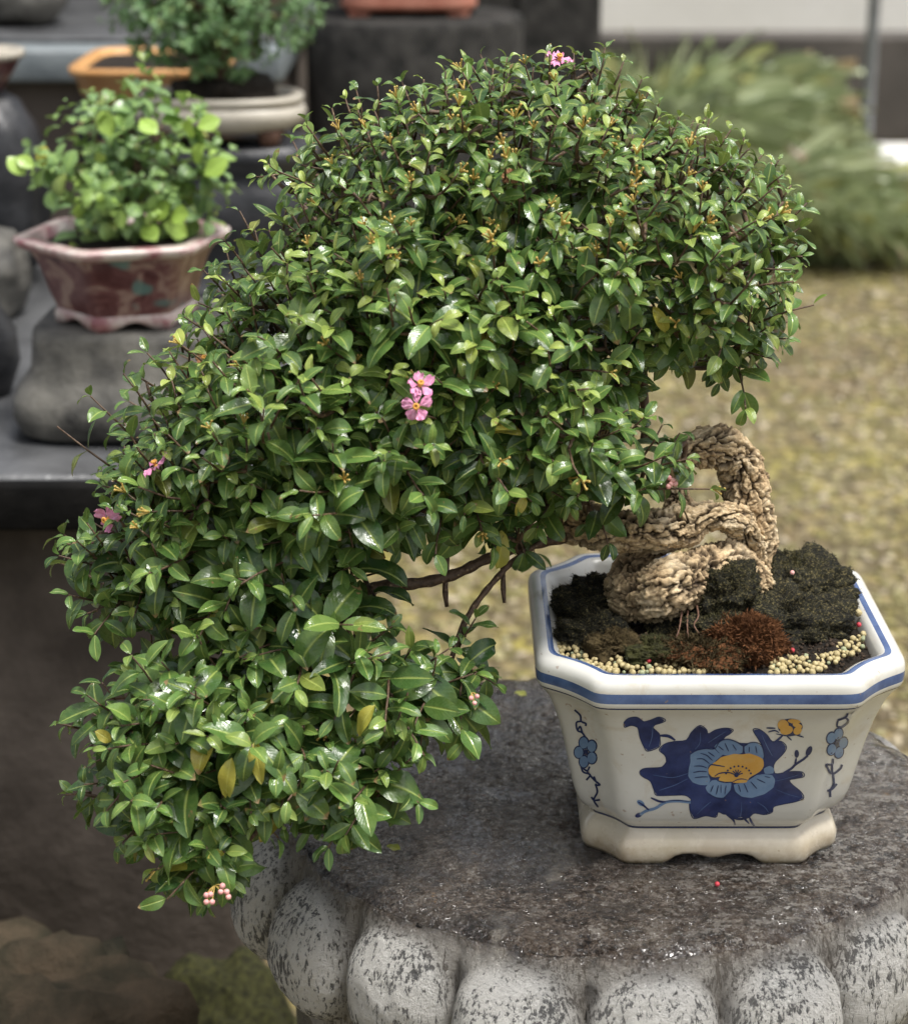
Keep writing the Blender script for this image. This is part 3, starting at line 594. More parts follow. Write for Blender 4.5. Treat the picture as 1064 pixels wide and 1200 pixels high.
# ------------------------------------------------------------------ leaves
class Leaves:
    NL, NW = 9, 5
    def __init__(s): s.p = []; s.d = []; s.n = []; s.L = []; s.w = []; s.c = []; s.curl = []; s.fold = []
    def add(s, p, d, n, L, w, col, curl, fold): s.p.append(p); s.d.append(d); s.n.append(n); s.L.append(L); s.w.append(w); s.c.append(col); s.curl.append(curl); s.fold.append(fold)
    def arrays(s, tip=.55, base=.92):
        p, d, n = (np.array(a, float) for a in (s.p, s.d, s.n)); L, w, cu, fo = (np.array(a, float) for a in (s.L, s.w, s.curl, s.fold)); k = len(p)
        d /= np.linalg.norm(d, axis=1)[:, None] + 1e-9; n = n - d * (n * d).sum(1)[:, None]; n /= np.linalg.norm(n, axis=1)[:, None] + 1e-9; b = np.cross(d, n)
        t = np.linspace(0, 1, s.NL + 1); prof = np.sin(np.pi * t ** base) ** .72; prof = prof * (1 - .12 * t ** 8); prof[-1] = .05; prof[0] = .08
        V = np.zeros((k, s.NL + 1, s.NW, 3)); UV = np.zeros((k, s.NL + 1, s.NW, 2)); r = np.random.default_rng(k)
        ph = r.uniform(0, 6.28, k); wav = r.uniform(0, .05, k) ; tw = r.uniform(-.5, .5, k)
        for i, ti in enumerate(t):
            ang = cu * ti                                               # the blade bends away from its normal
            yy = np.where(np.abs(cu) > 1e-3, np.sin(ang) / np.where(np.abs(cu) > 1e-3, cu, 1), ti) * L
            zz = -np.where(np.abs(cu) > 1e-3, (1 - np.cos(ang)) / np.where(np.abs(cu) > 1e-3, cu, 1), 0) * L
            ld = d * np.cos(ang)[:, None] - n * np.sin(ang)[:, None]; ln = n * np.cos(ang)[:, None] + d * np.sin(ang)[:, None]
            for j in range(s.NW):
                q = (j / (s.NW - 1) * 2 - 1); hw = w * prof[i] * q
                up = np.abs(hw) * np.sin(fo) + wav * L * np.sin(ph + ti * 9 + q * 2) * abs(q)
                V[:, i, j] = p + d * yy[:, None] + n * zz[:, None] + b * (hw * np.cos(fo))[:, None] + ln * (up + hw * np.sin(tw * ti))[:, None]
                UV[:, i, j] = (j / (s.NW - 1), ti)
        m = (s.NL + 1) * s.NW; F = []
        for i in range(s.NL):
            for j in range(s.NW - 1): a = i * s.NW + j; F.append((a, a + 1, a + s.NW + 1, a + s.NW))
        F = (np.array(F)[None] + (np.arange(k) * m)[:, None, None]).reshape(-1, 4)
        C = np.repeat(np.array(s.c, float), m, 0)
        return V.reshape(-1, 3), F, UV.reshape(-1, 2), C
    def build(s, name, mat, parent, **k):
        V, F, UV, C = s.arrays(**k); return mesh(name, V, F, mat, parent, uv=UV, cols=C)
def unit(v): v = np.asarray(v, float); return v / (np.linalg.norm(v) + 1e-9)
def shoot(lv, tips, p, ax, L, pairs, young, stalkp, wr=.245, small=1.0, lengthf=1.0, twp=None, ang0=1.25):
    """opposite pairs of leaves up one twig; the largest at the bottom"""
    ax = unit(ax); u = unit(np.cross(ax, rng.normal(0, 1, 3))); v = np.cross(ax, u); a0 = random.random() * 3
    sl = L * .95 * lengthf; up = np.array([0, 0, 1.0]); pts = [p]
    for k in range(pairs):
        f = k / max(1, pairs - 1); q = p + ax * sl * (f ** .8) + u * math.sin(f * 2 + a0) * sl * .06; pts.append(q)
        s = L * (1.08 - .62 * f ** 1.2) * random.uniform(.78, 1.15)
        an = a0 + k * math.pi / 2 + random.uniform(-.3, .3)
        for h in (0, math.pi):
            if random.random() < .10: continue
            side = u * math.cos(an + h) + v * math.sin(an + h); op = ang0 * (1.05 - .55 * f) + random.uniform(-.2, .2)
            d = ax * math.cos(op) + side * math.sin(op) + rng.normal(0, .12, 3); nn = (ax * math.sin(op) - side * math.cos(op)) * .75 + up * 1.15 - FW * .10 + rng.normal(0, .26, 3)
            yel = 1.0 if random.random() < .004 else (.3 if random.random() < .03 else 0)
            g = min(1, max(0, young * (.25 + .75 * f ** 1.3) + random.uniform(-.14, .2)))
            lv.add(q + side * .001, d, nn, s, s * wr * random.uniform(.8, 1.2), (random.random(), g, yel, 1), random.uniform(.25, 1.7), random.uniform(.05, .45))
    if tips is not None and random.random() < stalkp: tips.append((pts[-1] + ax * .002, ax))
    return pts
# ------------------------------------------------------------------ the bonsai
TREE = empty('bonsai_tree', (XP, YP, ZS), 'large old bonsai with coiled corky trunk and glossy green crown cascading left over the pedestal', 'bonsai')
def bark_disp(s, th, r, c, dirs):
    out = []; cc = []
    for j, a in enumerate(th):
        pos = Vector(c + dirs[j] * r); wob = mn.noise_vector(pos * 60) * .45 + mn.noise_vector(pos * 260) * .22
        base = Vector((math.cos(a) * r, math.sin(a) * r, s * .42))
        d1, p1 = mn.voronoi(base / .0105 + wob + pos * 9); d2, p2 = mn.voronoi(base / .0046 + wob * 1.4 + pos * 21)
        c1 = d1[1] - d1[0]; c2 = d2[1] - d2[0]; k1 = min(1, c1 / .13); k2 = min(1, c2 / .22); q = p1[0]
        hsh = math.sin(q.x * 12.9898 + q.y * 78.233 + q.z * 37.719) * 43758.5453; hsh -= math.floor(hsh)
        h2 = math.sin(p2[0].x * 12.9898 + p2[0].y * 78.233 + p2[0].z * 37.719) * 43758.5453; h2 -= math.floor(h2)
        lo = mn.fractal(pos * 30, 1, 2, 3)
        d = .0050 * lo - .0052 * (1 - k1) ** 1.3 - .0014 * (1 - k2) + .0038 * (hsh - .4) * min(1, k1 * 2) + .0017 * (h2 - .5) * min(1, k2 * 1.5) + .0010 * mn.fractal(pos * 330, .8, 2, 4)
        out.append(d); mo = max(0, min(1, 1 - (pos.z - ZS - .002) / .035)); cc.append((min(min(1, c1 / .20), .45 + .55 * min(1, c2 / .25)), .5 * hsh + .5 * h2, mo * .8, 1))
    return np.array(out), cc
def thick(name, pts, label=None, sides=132, parent=TREE):
    q = [(*P(x, y, D0 + dz), 1.06 * r * D0 / FPX) for x, y, r, dz in pts]; s = spline(q, .0008); V, F, C = tube(s[:, :3], s[:, 3], sides, bark_disp)
    o = mesh(name, V, F, M['bark'], parent, cols=C)
    if label: o['label'] = label
    return o
thick('trunk', [(900, 716, 24, .035), (872, 674, 26, .012), (844, 664, 27, -.010), (806, 678, 29, -.028), (774, 692, 29, -.030), (748, 699, 24, -.014), (732, 688, 20, .010), (738, 662, 17, .020), (762, 646, 15, .014), (790, 636, 12, .012)])
thick('trunk_coil', [(884, 692, 22, .05), (878, 655, 18, .030), (877, 630, 17, .008), (868, 611, 17, -.008), (846, 603, 16, -.018), (822, 608, 17, -.020), (800, 618, 23, -.020), (765, 622, 24, -.022), (720, 621, 24, -.014), (682, 616, 23, .004), (664, 602, 22, .022), (676, 575, 22, .038), (702, 530, 21, .036), (722, 480, 18, .022), (736, 440, 15, .012), (742, 415, 13, .01)], 'middle horizontal coil of the corky trunk')
thick('trunk_loop', [(884, 668, 20, .036), (880, 630, 23, .030), (876, 590, 25, .024), (873, 556, 25, .018), (862, 534, 24, .012), (838, 525, 23, .006), (812, 528, 21, .003), (797, 542, 18, .002), (793, 568, 14, -.002), (793, 594, 15, -.004), (798, 618, 18, -.006)], 'upper squarish loop of the corky trunk')
BR = [  # px, py, radius px, dz
 [(738, 425, 13, .01), (722, 380, 12, 0), (692, 320, 11, 0), (662, 250, 8, 0), (645, 165, 5, 0), (640, 95, 2.5, 0)],
 [(736, 432, 12, .01), (790, 402, 10, .0), (850, 350, 8, -.02), (890, 290, 5.5, -.01), (915, 235, 3, 0)],
 [(742, 426, 11, .01), (790, 418, 9, .01), (845, 412, 6, .0), (895, 408, 3, -.01)],
 [(700, 340, 10, 0), (765, 262, 7, -.02), (822, 190, 3.5, -.02)],
 [(722, 478, 16, .02), (640, 515, 13, .01), (540, 540, 11, .0), (430, 522, 9, -.01), (330, 470, 6, -.02), (230, 420, 3, -.02)],
 [(640, 515, 11, .01), (545, 440, 9, .0), (455, 362, 7, -.02), (385, 280, 5, -.01), (340, 215, 2.5, 0)],
 [(692, 320, 10, 0), (600, 290, 8, .0), (510, 222, 5.5, -.01), (455, 150, 3, 0)],
 [(540, 540, 10, 0), (430, 585, 8, -.03), (320, 605, 6, -.03), (220, 612, 4, -.02), (115, 625, 2.5, -.02)],
 [(662, 628, 7, .0), (620, 640, 6, -.01), (575, 655, 6, -.02), (505, 680, 6.5, -.025), (435, 692, 7, -.03), (385, 745, 7, -.05), (310, 832, 5, -.07), (225, 900, 3.5, -.07), (140, 930, 2, -.06)],
 [(435, 692, 7, -.03), (415, 765, 7, -.05), (375, 860, 5, -.08), (330, 940, 3.5, -.10), (268, 1012, 2.2, -.11)],
 [(640, 633, 3.5, -.012), (590, 668, 3.5, -.03), (545, 730, 3.5, -.05), (520, 795, 3, -.06), (500, 840, 2, -.07)],
 [(375, 860, 4, -.08), (345, 900, 4, -.09), (300, 960, 3, -.10), (255, 1000, 2, -.10)],
 [(310, 832, 4.5, -.07), (210, 822, 3, -.07), (105, 815, 1.8, -.06)],
 [(430, 585, 7, -.03), (335, 680, 5, -.05), (225, 702, 3.5, -.05), (130, 690, 2, -.04)],
 [(755, 520, 4.5, .015), (754, 470, 5, .012), (752, 415, 5, .01)],
 [(521, 640, 3.2, -.02), (522, 680, 3.6, -.022), (524, 712, 2.6, -.02)],
 [(590, 655, 3, -.02), (589, 690, 3, -.018), (590, 706, 2.2, -.018)],
 [(800, 540, 3, -.02), (800, 520, 3.4, -.03), (770, 560, 2.6, -.04)],
]
nodes = []; 
for b in BR:
    q = [(*P(x, y, D0 + dz), r * D0 / FPX) for x, y, r, dz in b]; s = spline(q, .004)
    for i in range(len(s)): s[i, :3] += np.array(mn.noise_vector(Vector(s[i, :3]) * 30)) * .0022
    V, F, C = tube(s[:, :3], s[:, 3] * (1 + .12 * np.sin(np.arange(len(s)) * 1.7)), 12); mesh('branch', V, F, M['twig'], TREE)
    for i in range(0, len(s), 3): nodes.append(s[i, :3])
# crown: a silhouette given its own thickness, then filled with leafy shoots in 3-D
POLY = [[(330, 178), (372, 138), (430, 112), (470, 97), (520, 78), (560, 66), (600, 62), (650, 72), (700, 56), (740, 82), (785, 122), (830, 146), (868, 162), (905, 192), (925, 232), (938, 262), (936, 292), (925, 322), (923, 370), (912, 400), (892, 425), (850, 434), (800, 430), (765, 424), (752, 470), (760, 500), (798, 522), (796, 558), (770, 596), (712, 628), (650, 598), (590, 625), (525, 640), (500, 660), (465, 682), (440, 720), (485, 752), (556, 776), (572, 800), (548, 850), (490, 868), (430, 868), (400, 842), (350, 830), (330, 800), (270, 765), (205, 735), (130, 740), (102, 690), (82, 652), (88, 630), (120, 600), (118, 555), (132, 520), (157, 495), (162, 460), (197, 420), (232, 370), (252, 312), (284, 287), (327, 266), (347, 232), (314, 204)],
        [(130, 790), (170, 772), (215, 765), (290, 765), (350, 790), (400, 860), (440, 882), (486, 920), (482, 948), (430, 956), (380, 966), (330, 958), (290, 978), (278, 1028), (250, 1056), (215, 1046), (190, 1010), (140, 990), (120, 955), (108, 920), (104, 870), (112, 842), (125, 816)]]
GS = 4; GW, GH = 270, 300
gx, gy = np.meshgrid((np.arange(GW) + .5) * GS, (np.arange(GH) + .5) * GS)
mask = np.zeros((GH, GW), bool)
for pl in POLY:
    c = np.zeros_like(mask); j = len(pl) - 1
    for i in range(len(pl)):
        (xi, yi), (xj, yj) = pl[i], pl[j]
        if yi != yj: c ^= ((yi > gy) != (yj > gy)) & (gx < (xj - xi) * (gy - yi) / (yj - yi) + xi)
        j = i
    mask |= c
dist = np.where(mask, 1e3, 0.0)
for _ in range(60):
    for ax_ in (0, 1):
        for sh in (1, -1): dist = np.minimum(dist, np.roll(dist, sh, ax_) + GS)
    for sx_ in (1, -1):
        for sy_ in (1, -1): dist = np.minimum(dist, np.roll(np.roll(dist, sx_, 1), sy_, 0) + GS * 1.41)
thk = np.sqrt(np.clip(1 - (1 - np.clip(dist / 150, 0, 1)) ** 2, 0, 1)) * np.interp(gy, [0, 500, 750, 900, 1100], [.155, .165, .11, .075, .05])
dpt = D0 - np.interp(gy, [0, 650, 800, 1000], [0, .0, .055, .10]) + .0 * gx
for _ in range(4): thk = .25 * np.roll(thk, 1, 0) + .25 * np.roll(thk, -1, 0) + .25 * np.roll(thk, 1, 1) + .25 * np.roll(thk, -1, 1)
tgy, tgx = np.gradient(thk, GS * D0 / FPX)
cells = np.argwhere(dist > 10)
def leafL(x, y):
    L = np.interp(y, [60, 250, 450, 700, 950], [.0215, .0255, .0315, .037, .038])
    if x > 700 and y < 450: L *= .9
    if x < 330 and y < 700: L *= .93
    return L
lv = Leaves(); tips = []; SH = []
def sample(n, mode, mind):
    got = []
    cell = {}
    tries = 0
    while len(got) < n and tries < n * 60:
        tries += 1; i, j = cells[rng.integers(len(cells))]; x = (j + random.random()) * GS; y = (i + random.random()) * GS
        if x > 650 and y > 440:                                        # a thin veil of leaves before the trunk
            if mode != 'front' or random.random() < .55 or y > 590: continue
        if x > 640 and x < 720 and y > 600 and random.random() < .7: continue
        if 440 < x < 650 and 500 < y < 548 and random.random() < .75: continue   # the dark hollow above the lowest branches
        if 440 < x < 660 and 615 < y < 745: continue
        if ((x - 430) / 55) ** 2 + ((y - 725) / 52) ** 2 < 1 and random.random() < .85: continue
        if y > 640 and x > 340 and random.random() < ((.72 if y < 800 else .6) if mode == 'front' else .85): continue
        if y > 740 and mode != 'front' and random.random() < .5: continue
        if y > 740 and x <= 340 and random.random() < .42: continue
        if 350 < x < 460 and 680 < y < 870 and random.random() < .7: continue
        if mode == 'front' and mn.noise(Vector((x / 80 + y / 160, y / 24, 7.7))) + .35 * mn.noise(Vector((x / 22, y / 22, 1.7))) < -.20: continue
        key = (int(x // mind), int(y // mind)); bad = False
        for a in (-1, 0, 1):
            for b in (-1, 0, 1):
                for (xx, yy) in cell.get((key[0] + a, key[1] + b), ()):
                    if (xx - x) ** 2 + (yy - y) ** 2 < mind ** 2: bad = True
        if bad: continue
        cell.setdefault(key, []).append((x, y)); t = thk[i, j]; pn = mn.noise(Vector((x / 70, y / 45, 3.1)))
        nc = np.array([-tgx[i, j], -tgy[i, j], 1.0]); nc /= np.linalg.norm(nc)            # right, down, towards camera
        nw = nc[0] * RT - nc[1] * UPV - nc[2] * FW
        if mode == 'front': z = -t * (.74 + .40 * pn + random.random() * .24)
        elif mode == 'mid': z = -t * random.uniform(.25, .8)
        elif mode == 'back': z = t * random.uniform(.2, 1); nw = nc[0] * RT - nc[1] * UPV + nc[2] * FW
        if x > 640 and y > 440: z = min(z, -.055 - random.random() * .02)
        got.append((x, y, P(x, y, dpt[i, j] + z), nw, dist[i, j]))
    return got
for mode, n, mind in (('front', 640, 20.5), ('mid', 270, 24), ('back', 160, 31)):
    for (x, y, p, nw, dd) in sample(n, mode, mind):
        upw = .62 if y < 700 else .2
        ax = unit(nw * .85 + np.array([0, 0, upw]) + np.array([-.18 if x < 450 else (.12 if x > 750 else 0), 0, 0]) + rng.normal(0, .34, 3))
        L = leafL(x, y) * random.uniform(.74, 1.12) * (1 if mode == 'front' else 1.12)
        young = {'front': .62, 'mid': .22, 'back': .30}[mode] * (1.12 if y < 500 else .75)
        young *= 1 + .5 * mn.noise(Vector((x / 60, y / 60, 9)))
        edge_in = max(0, 26 - dd)                                       # keep the outline: start further inside near the edge
        stray = edge_in > 0 and 150 < y < 720 and random.random() < .22
        pp = p - ax * L * (.45 + (.75 if x < 260 else .4) * (edge_in > 0 and not stray))
        pairs = random.choice((3, 4, 4, 5)) if mode == 'front' else random.choice((3, 3, 4))
        st = (.85 if y < 330 else .16 if y < 620 else .03) if mode == 'front' else 0
        SH.append((pp, shoot(lv, tips, pp, ax, L, pairs, young, st, lengthf=random.uniform(1.0, 1.6) * (1 if y < 640 else 1.1) * (1.3 if stray else 1))))
# a few shoots by hand: long sprays that leave the outline
for (x, y, dz, dx, dy, L, pr, yg) in ((318, 205, -.0, -1, -.15, .022, 4, .6), (705, 75, 0, .15, 1, .023, 3, .55), (540, 92, -.03, .2, 1, .026, 3, .6), (212, 405, -.02, -.3, 1, .015, 3, .6), (172, 448, -.02, -.9, .5, .017, 3, .5), (132, 560, -.03, -.8, .5, .017, 4, .6), (92, 640, -.03, -1, .2, .016, 4, .5), (85, 852, -.06, -1, .25, .018, 4, .5), (95, 930, -.06, -1, -.05, .020, 4, .4), (250, 1030, -.11, -.15, -1, .030, 3, .35), (228, 1018, -.11, -.7, -.5, .027, 3, .5), (470, 925, -.11, .8, -.5, .031, 4, .3), (420, 935, -.11, .2, -.8, .028, 4, .35), (380, 950, -.11, -.1, -1, .026, 3, .3), (545, 745, -.06, .3, .6, .032, 4, .5), (560, 790, -.07, .6, -.4, .030, 4, .3), (520, 815, -.08, .9, -.2, .036, 4, .25), (430, 815, -.10, -.6, .1, .036, 4, .3), (690, 590, -.05, -.1, -1, .030, 2, .2), (705, 615, -.055, .2, -1, .028, 2, .15), (755, 572, -.06, .1, .35, .020, 4, .95), (700, 520, -.05, .2, .8, .036, 3, .2), (780, 545, -.05, .9, .35, .030, 3, .2), (745, 500, -.03, .2, .9, .035, 2, .3), (880, 420, -.01, .6, -.8, .021, 4, .4), (905, 395, -.01, 1, -.3, .020, 4, .5), (840, 430, -.02, .1, -1, .024, 3, .35), (925, 300, 0, 1, -.2, .018, 4, .5), (905, 200, -.02, .5, .9, .017, 4, .6), (640, 600, -.06, -.3, -.5, .029, 4, .5), (560, 610, -.08, -.4, .2, .029, 4, .5), (135, 720, -.04, -.3, -1, .028, 3, .35), (125, 700, -.04, -.6, -.8, .024, 3, .4)):
    p = P(x, y, D0 + dz); ax = unit(RT * dx + UPV * dy - FW * .35); SH.append((p, shoot(lv, tips, p - ax * L * .4, ax, L, pr, yg, .1)))
lv.build('foliage', M['leaf'], TREE)
# twigs: every shoot is joined to the nearest wood by a bent twig
tw = MB(); NN = np.array(nodes); order = sorted(range(len(SH)), key=lambda i: np.min(np.linalg.norm(NN - SH[i][0], axis=1)))
arr = np.zeros((len(NN) + len(SH) * 4, 3)); arr[:len(NN)] = NN; cnt = len(NN)
for i in order:
    p, pts = SH[i]; d = np.linalg.norm(arr[:cnt] - p, axis=1); k = int(np.argmin(d)); a = arr[k]; L = d[k]
    mid = (a + p) / 2 + rng.normal(0, 1, 3) * L * .10 + np.array([0, 0, -L * .08])
    s = spline([a, mid, p] , max(.003, L / 6)); r = np.linspace(.0013 + min(.0016, L * .03), .0011, len(s)); V, F, _ = tube(s, r, 6); tw.add(V, F)
    for q in (mid, (mid + p) / 2, p): arr[cnt] = q; cnt += 1
    if len(pts) > 2:
        V, F, _ = tube(np.array(pts[0:1] + pts[2:]), np.linspace(.0010, .0006, len(pts) - 1), 5); tw.add(V, F)
o = mesh('twig_network', tw.V, tw.F, M['twig'], TREE); o['kind'] = 'stuff'
# ochre flower stalks at the shoot tips: each a small fork, the nearest ones to the viewer
def stalk_mesh(seed):
    r = random.Random(seed); m = MB(); n = r.choice((3, 4, 4, 5))
    for k in range(n):
        a = k * 6.283 / n + r.random(); sp = r.uniform(.25, .75); L = r.uniform(.005, .009); b = np.array([math.cos(a) * sp, math.sin(a) * sp, 1.0]); b = b / np.linalg.norm(b)
        q = [np.zeros(3), b * L * .5 + np.array([0, 0, L * .08]), b * L]; V, F, _ = tube(spline(q, .002), np.full(len(spline(q, .002)), .00055), 6); m.add(V, F)
        m.add([tuple(np.array(v) * .00085 + b * L) for v in IV], IF)
    me = bpy.data.meshes.new('flower_stalk'); me.from_pydata(m.V, [], m.F); me.materials.append(M['stalk']); me.polygons.foreach_set('use_smooth', [True] * len(m.F)); return me
sm = [stalk_mesh(k) for k in range(7)]; tips.sort(key=lambda a: (a[0] - CAM).dot(FW) if True else 0)
to = parent_origin(TREE)
random.shuffle(tips); tips.sort(key=lambda a: (a[0] - CAM).dot(FW) + random.random() * .15)
for k, (p, ax) in enumerate(tips[:98]):
    o = bpy.data.objects.new('flower_stalk', sm[k % 7]); link(o, TREE); o.location = p - to; o.rotation_euler = Vector(ax).to_track_quat('Z', 'Y').to_euler(); s = random.uniform(.85, 1.25); o.scale = (s, s, s)
# flowers
def petal_V(L, w, curl, frill, seed):
    r = random.Random(seed); V = []; F = []; n, m = 7, 7
    for i in range(n + 1):
        t = i / n; hw = w * (.12 + .88 * max(0, math.sin(math.pi * min(1, max(0, (t - .25) / .85)) * .62)) ** .9) if t > .25 else w * .12
        if i == n: hw *= .8
        for j in range(m):
            q = j / (m - 1) * 2 - 1; z = curl * t * t * L + frill * t * math.sin(q * 7 + r.random() * .6 + i) * .17 * L
            V.append((hw * q, t * L - .18 * L * t * q * q, z))
    for i in range(n):
        for j in range(m - 1): a = i * m + j; F.append((a, a + 1, a + m + 1, a + m))
    return V, F
def flower(px, py, dz, L, face, petals, seed, mat=M['pink'], label=None):
    r = random.Random(seed); e = bpy.data.objects.new('flower', None); link(e, TREE); e.empty_display_size = .01; p = P(px, py, D0 + dz); e.location = p - to
    fz = unit(RT * face[0] + UPV * face[1] - FW * face[2]); rot = Vector(fz).to_track_quat('Z', 'Y').to_matrix()
    if label: e['label'] = label
    for k in range(petals):
        a = k * 6.283 / petals + r.uniform(-.2, .2); V, F = petal_V(L * r.uniform(.8, 1.1), L * .40 * r.uniform(.75, 1.1), r.uniform(-.3, .45), 1, seed + k)
        Rz = Matrix.Rotation(a, 3, 'Z'); mesh('petal', [np.array(rot @ (Rz @ Vector(v))) + p for v in V], F, mat, e)
    m = MB(); 
    for k in range(9):
        a = k * .7; b = np.array(rot @ Vector((math.cos(a) * .4, math.sin(a) * .4, 1))); s = [p, p + b * L * .18, p + b * L * .34]; V, F, _ = tube(np.array(s), [.0004] * 3, 5); m.add(V, F); m.add([tuple(np.array(v) * .0010 + s[-1]) for v in IV], IF)
    m.add([tuple(np.array(v) * L * .14 + p) for v in IV], IF)
    m.build('flower_centre', [M['pollen']], e)
flower(655, 70, -.045, .0115, (.1, .7, .7), 5, 1, label='pink flower at the top of the crown')
flower(489, 476, -.195, .0112, (-.2, -.1, 1), 5, 2); flower(492, 452, -.19, .0108, (.2, .55, .8), 5, 3)
flower(127, 608, -.112, .0115, (-.55, -.25, .7), 5, 4); flower(183, 546, -.138, .0105, (-.3, .75, .35), 4, 5, label='half withered pink flower with thin petals')
for q in ((598, 207, -.155), (172, 601, -.085), (240, 420, -.095)): flower(*q, .0075, (0, .3, 1), 5, int(q[0]), M['dry'], 'dried brown flower')
def berries(px, py, dz, pts, r=.0021):
    m = MB(); g = P(px, py, D0 + dz); 
    for (x, y) in pts:
        p = P(x, y, D0 + dz - .004); m.add([tuple(np.array(v) * r + p) for v in IV], IF, 0); V, F, _ = tube(spline([g, (g + p) / 2 + np.array([0, 0, .001]), p], .003), [.00045] * len(spline([g, (g + p) / 2 + np.array([0, 0, .001]), p], .003)), 5); m.add(V, F, 1)
    m.build('bud_cluster', [M['berry'], M['stalk']], TREE)
berries(252, 1038, -.155, [(242, 1049), (247, 1048), (242, 1057), (249, 1057), (261, 1038), (266, 1045), (259, 1045), (268, 1051)])
berries(790, 566, -.075, [(784, 560), (788, 563), (791, 567), (786, 567), (783, 570)]); berries(553, 812, -.12, [(552, 818), (559, 816), (556, 824)], .0018)
# yellow leaves that stand out
for (x, y, dz, dx, dy, L, cu) in ((300, 868, -.175, .1, -1, .030, .5), (272, 888, -.175, -.25, -1, .032, 1.2), (250, 700, -.115, .1, -1, .020, .7), (586, 622, -.07, .15, -1, .030, .9), (440, 826, -.160, -.75, -.8, .028, 1.3), (700, 150, -.05, .5, .5, .018, .8), (765, 360, -.12, .5, -.8, .022, 1.2), (712, 345, -.15, 0, -1, .013, .2), (192, 1020, -.13, .6, .35, .030, 1.1)):
    l = Leaves(); l.add(P(x, y, D0 + dz), unit(RT * dx + UPV * dy - FW * .25), -FW * .7 + UPV * .6 + RT * rng.normal(0, .35), L, L * .22, (.3, .5, .35, 1), cu, .45); l.build('yellow_leaf', M['leaf_yellow'], TREE)
# roots
for pts in ([(800, 705, -.03), (796, 735, -.055), (790, 752, -.06)], [(806, 710, -.03), (805, 732, -.056), (806, 748, -.062)], [(815, 704, -.03), (818, 722, -.052), (813, 733, -.057), (822, 746, -.064)], [(775, 764, -.07), (762, 766, -.072), (752, 774, -.074)]):
    q = spline([P(x, y, D0 + dz) for x, y, dz in pts], .002); V, F, _ = tube(q, np.linspace(.0009, .0005, len(q)) * (1 + .25 * np.sin(np.arange(len(q)) * 1.9)), 7); mesh('root', V, F, M['root'], TREE)

# fallen leaf scraps on the stone
for (x, y, c, lab) in ((453, 992, .6, 'torn yellow green leaf scrap lying on the wet stone'), (603, 812, .9, 'tiny pale green leaf scrap on the back of the pedestal top')):
    l = Leaves(); p = PZ(x, y, ZP + .004); l.add(p, np.array([.8, -.4, .12]), np.array([0, 0, 1.]), .012, .004, (.2, c, .6, 1), .3, .3); tag(l.build('leaf_scrap', M['leaf'], None), lab, 'leaf')

# ------------------------------------------------------------------ ground and far background
V = []; n = 60
V, F = [(-60, -6, 0), (60, -6, 0), (60, 120, 0), (-60, 120, 0)], [(0, 1, 2, 3)]
g = mesh('ground', V, F, M['ground'], None, False); g['kind'] = 'structure'
# loose gravel stones on the mossy ground, beside and behind the pedestal
def gravel():
    bm = bmesh.new(); bmesh.ops.create_icosphere(bm, subdivisions=1, radius=1); v0 = np.array([v.co[:] for v in bm.verts]); f0 = np.array([[v.index for v in f.verts] for f in bm.faces]); bm.free()
    N = 9000; Y = 2.2 + 4.8 * rng.random(N) ** 1.3; X = rng.uniform(-.1, 1, N) * (.55 * Y * .45 + .25); r = rng.uniform(.006, .017, N); ang = rng.random(N) * 6.28
    V = v0[None] * r[:, None, None] * np.array([1, .8, .5]) * rng.uniform(.75, 1.25, (N, len(v0), 1)); cx, sx_ = np.cos(ang)[:, None], np.sin(ang)[:, None]
    V = np.stack([V[..., 0] * cx - V[..., 1] * sx_ + X[:, None], V[..., 0] * sx_ + V[..., 1] * cx + Y[:, None], V[..., 2] + .002], -1)
    C = np.repeat(np.column_stack([rng.random(N), rng.random(N), rng.random(N), np.ones(N)]), len(v0), 0)
    t = NT('loose gravel'); a = t.attr(); c = t.ramp(a[0], [(0, (.09, .066, .036)), (.5, (.22, .175, .095)), (1, (.46, .40, .29))]); c = t.mix(t.ramp(a[1], [(.4, 0), (.6, .6)]), c, (.20, .19, .05)); mt = t.set(c, .7)
    tag(mesh('gravel', V.reshape(-1, 3), (f0[None] + (np.arange(N) * len(v0))[:, None, None]).reshape(-1, 3), mt, None, True, cols=C), 'loose mossy gravel on the ground behind the pot', 'gravel', kind='stuff')
gravel()
tag(mesh('boundary_wall', *box(.5, 8, 9.4, 9.7, 0, .47, .01), M['greywall'], None, False), 'dark grey brown wall behind the grass clumps at the far right', 'wall')
tag(mesh('pale_wall', *box(.2, 8.5, 11.2, 11.5, 0, 3.2, .01), M['render'], None, False), 'pale painted wall above and behind the dark wall', 'wall')
p0 = PY(1014, 160, 8.6); o = mesh('metal_post', *[x for x in lathe((p0[0], 8.6, 0), [(.025, 0), (.025, 1.5), (.032, 1.51), (.032, 1.54), (.0, 1.55)], 20)], M['metal']); tag(o, 'thin grey metal post standing before the dark wall', 'post')
p0 = PZ(1010, 195, 0.0); tag(mesh('kerb_slab', *box(p0[0] - .35, p0[0] + 1.2, p0[1] - .3, p0[1] + .2, 0, .07, .01), M['render']), 'pale stone slab on the ground at the foot of the dark wall', 'slab')
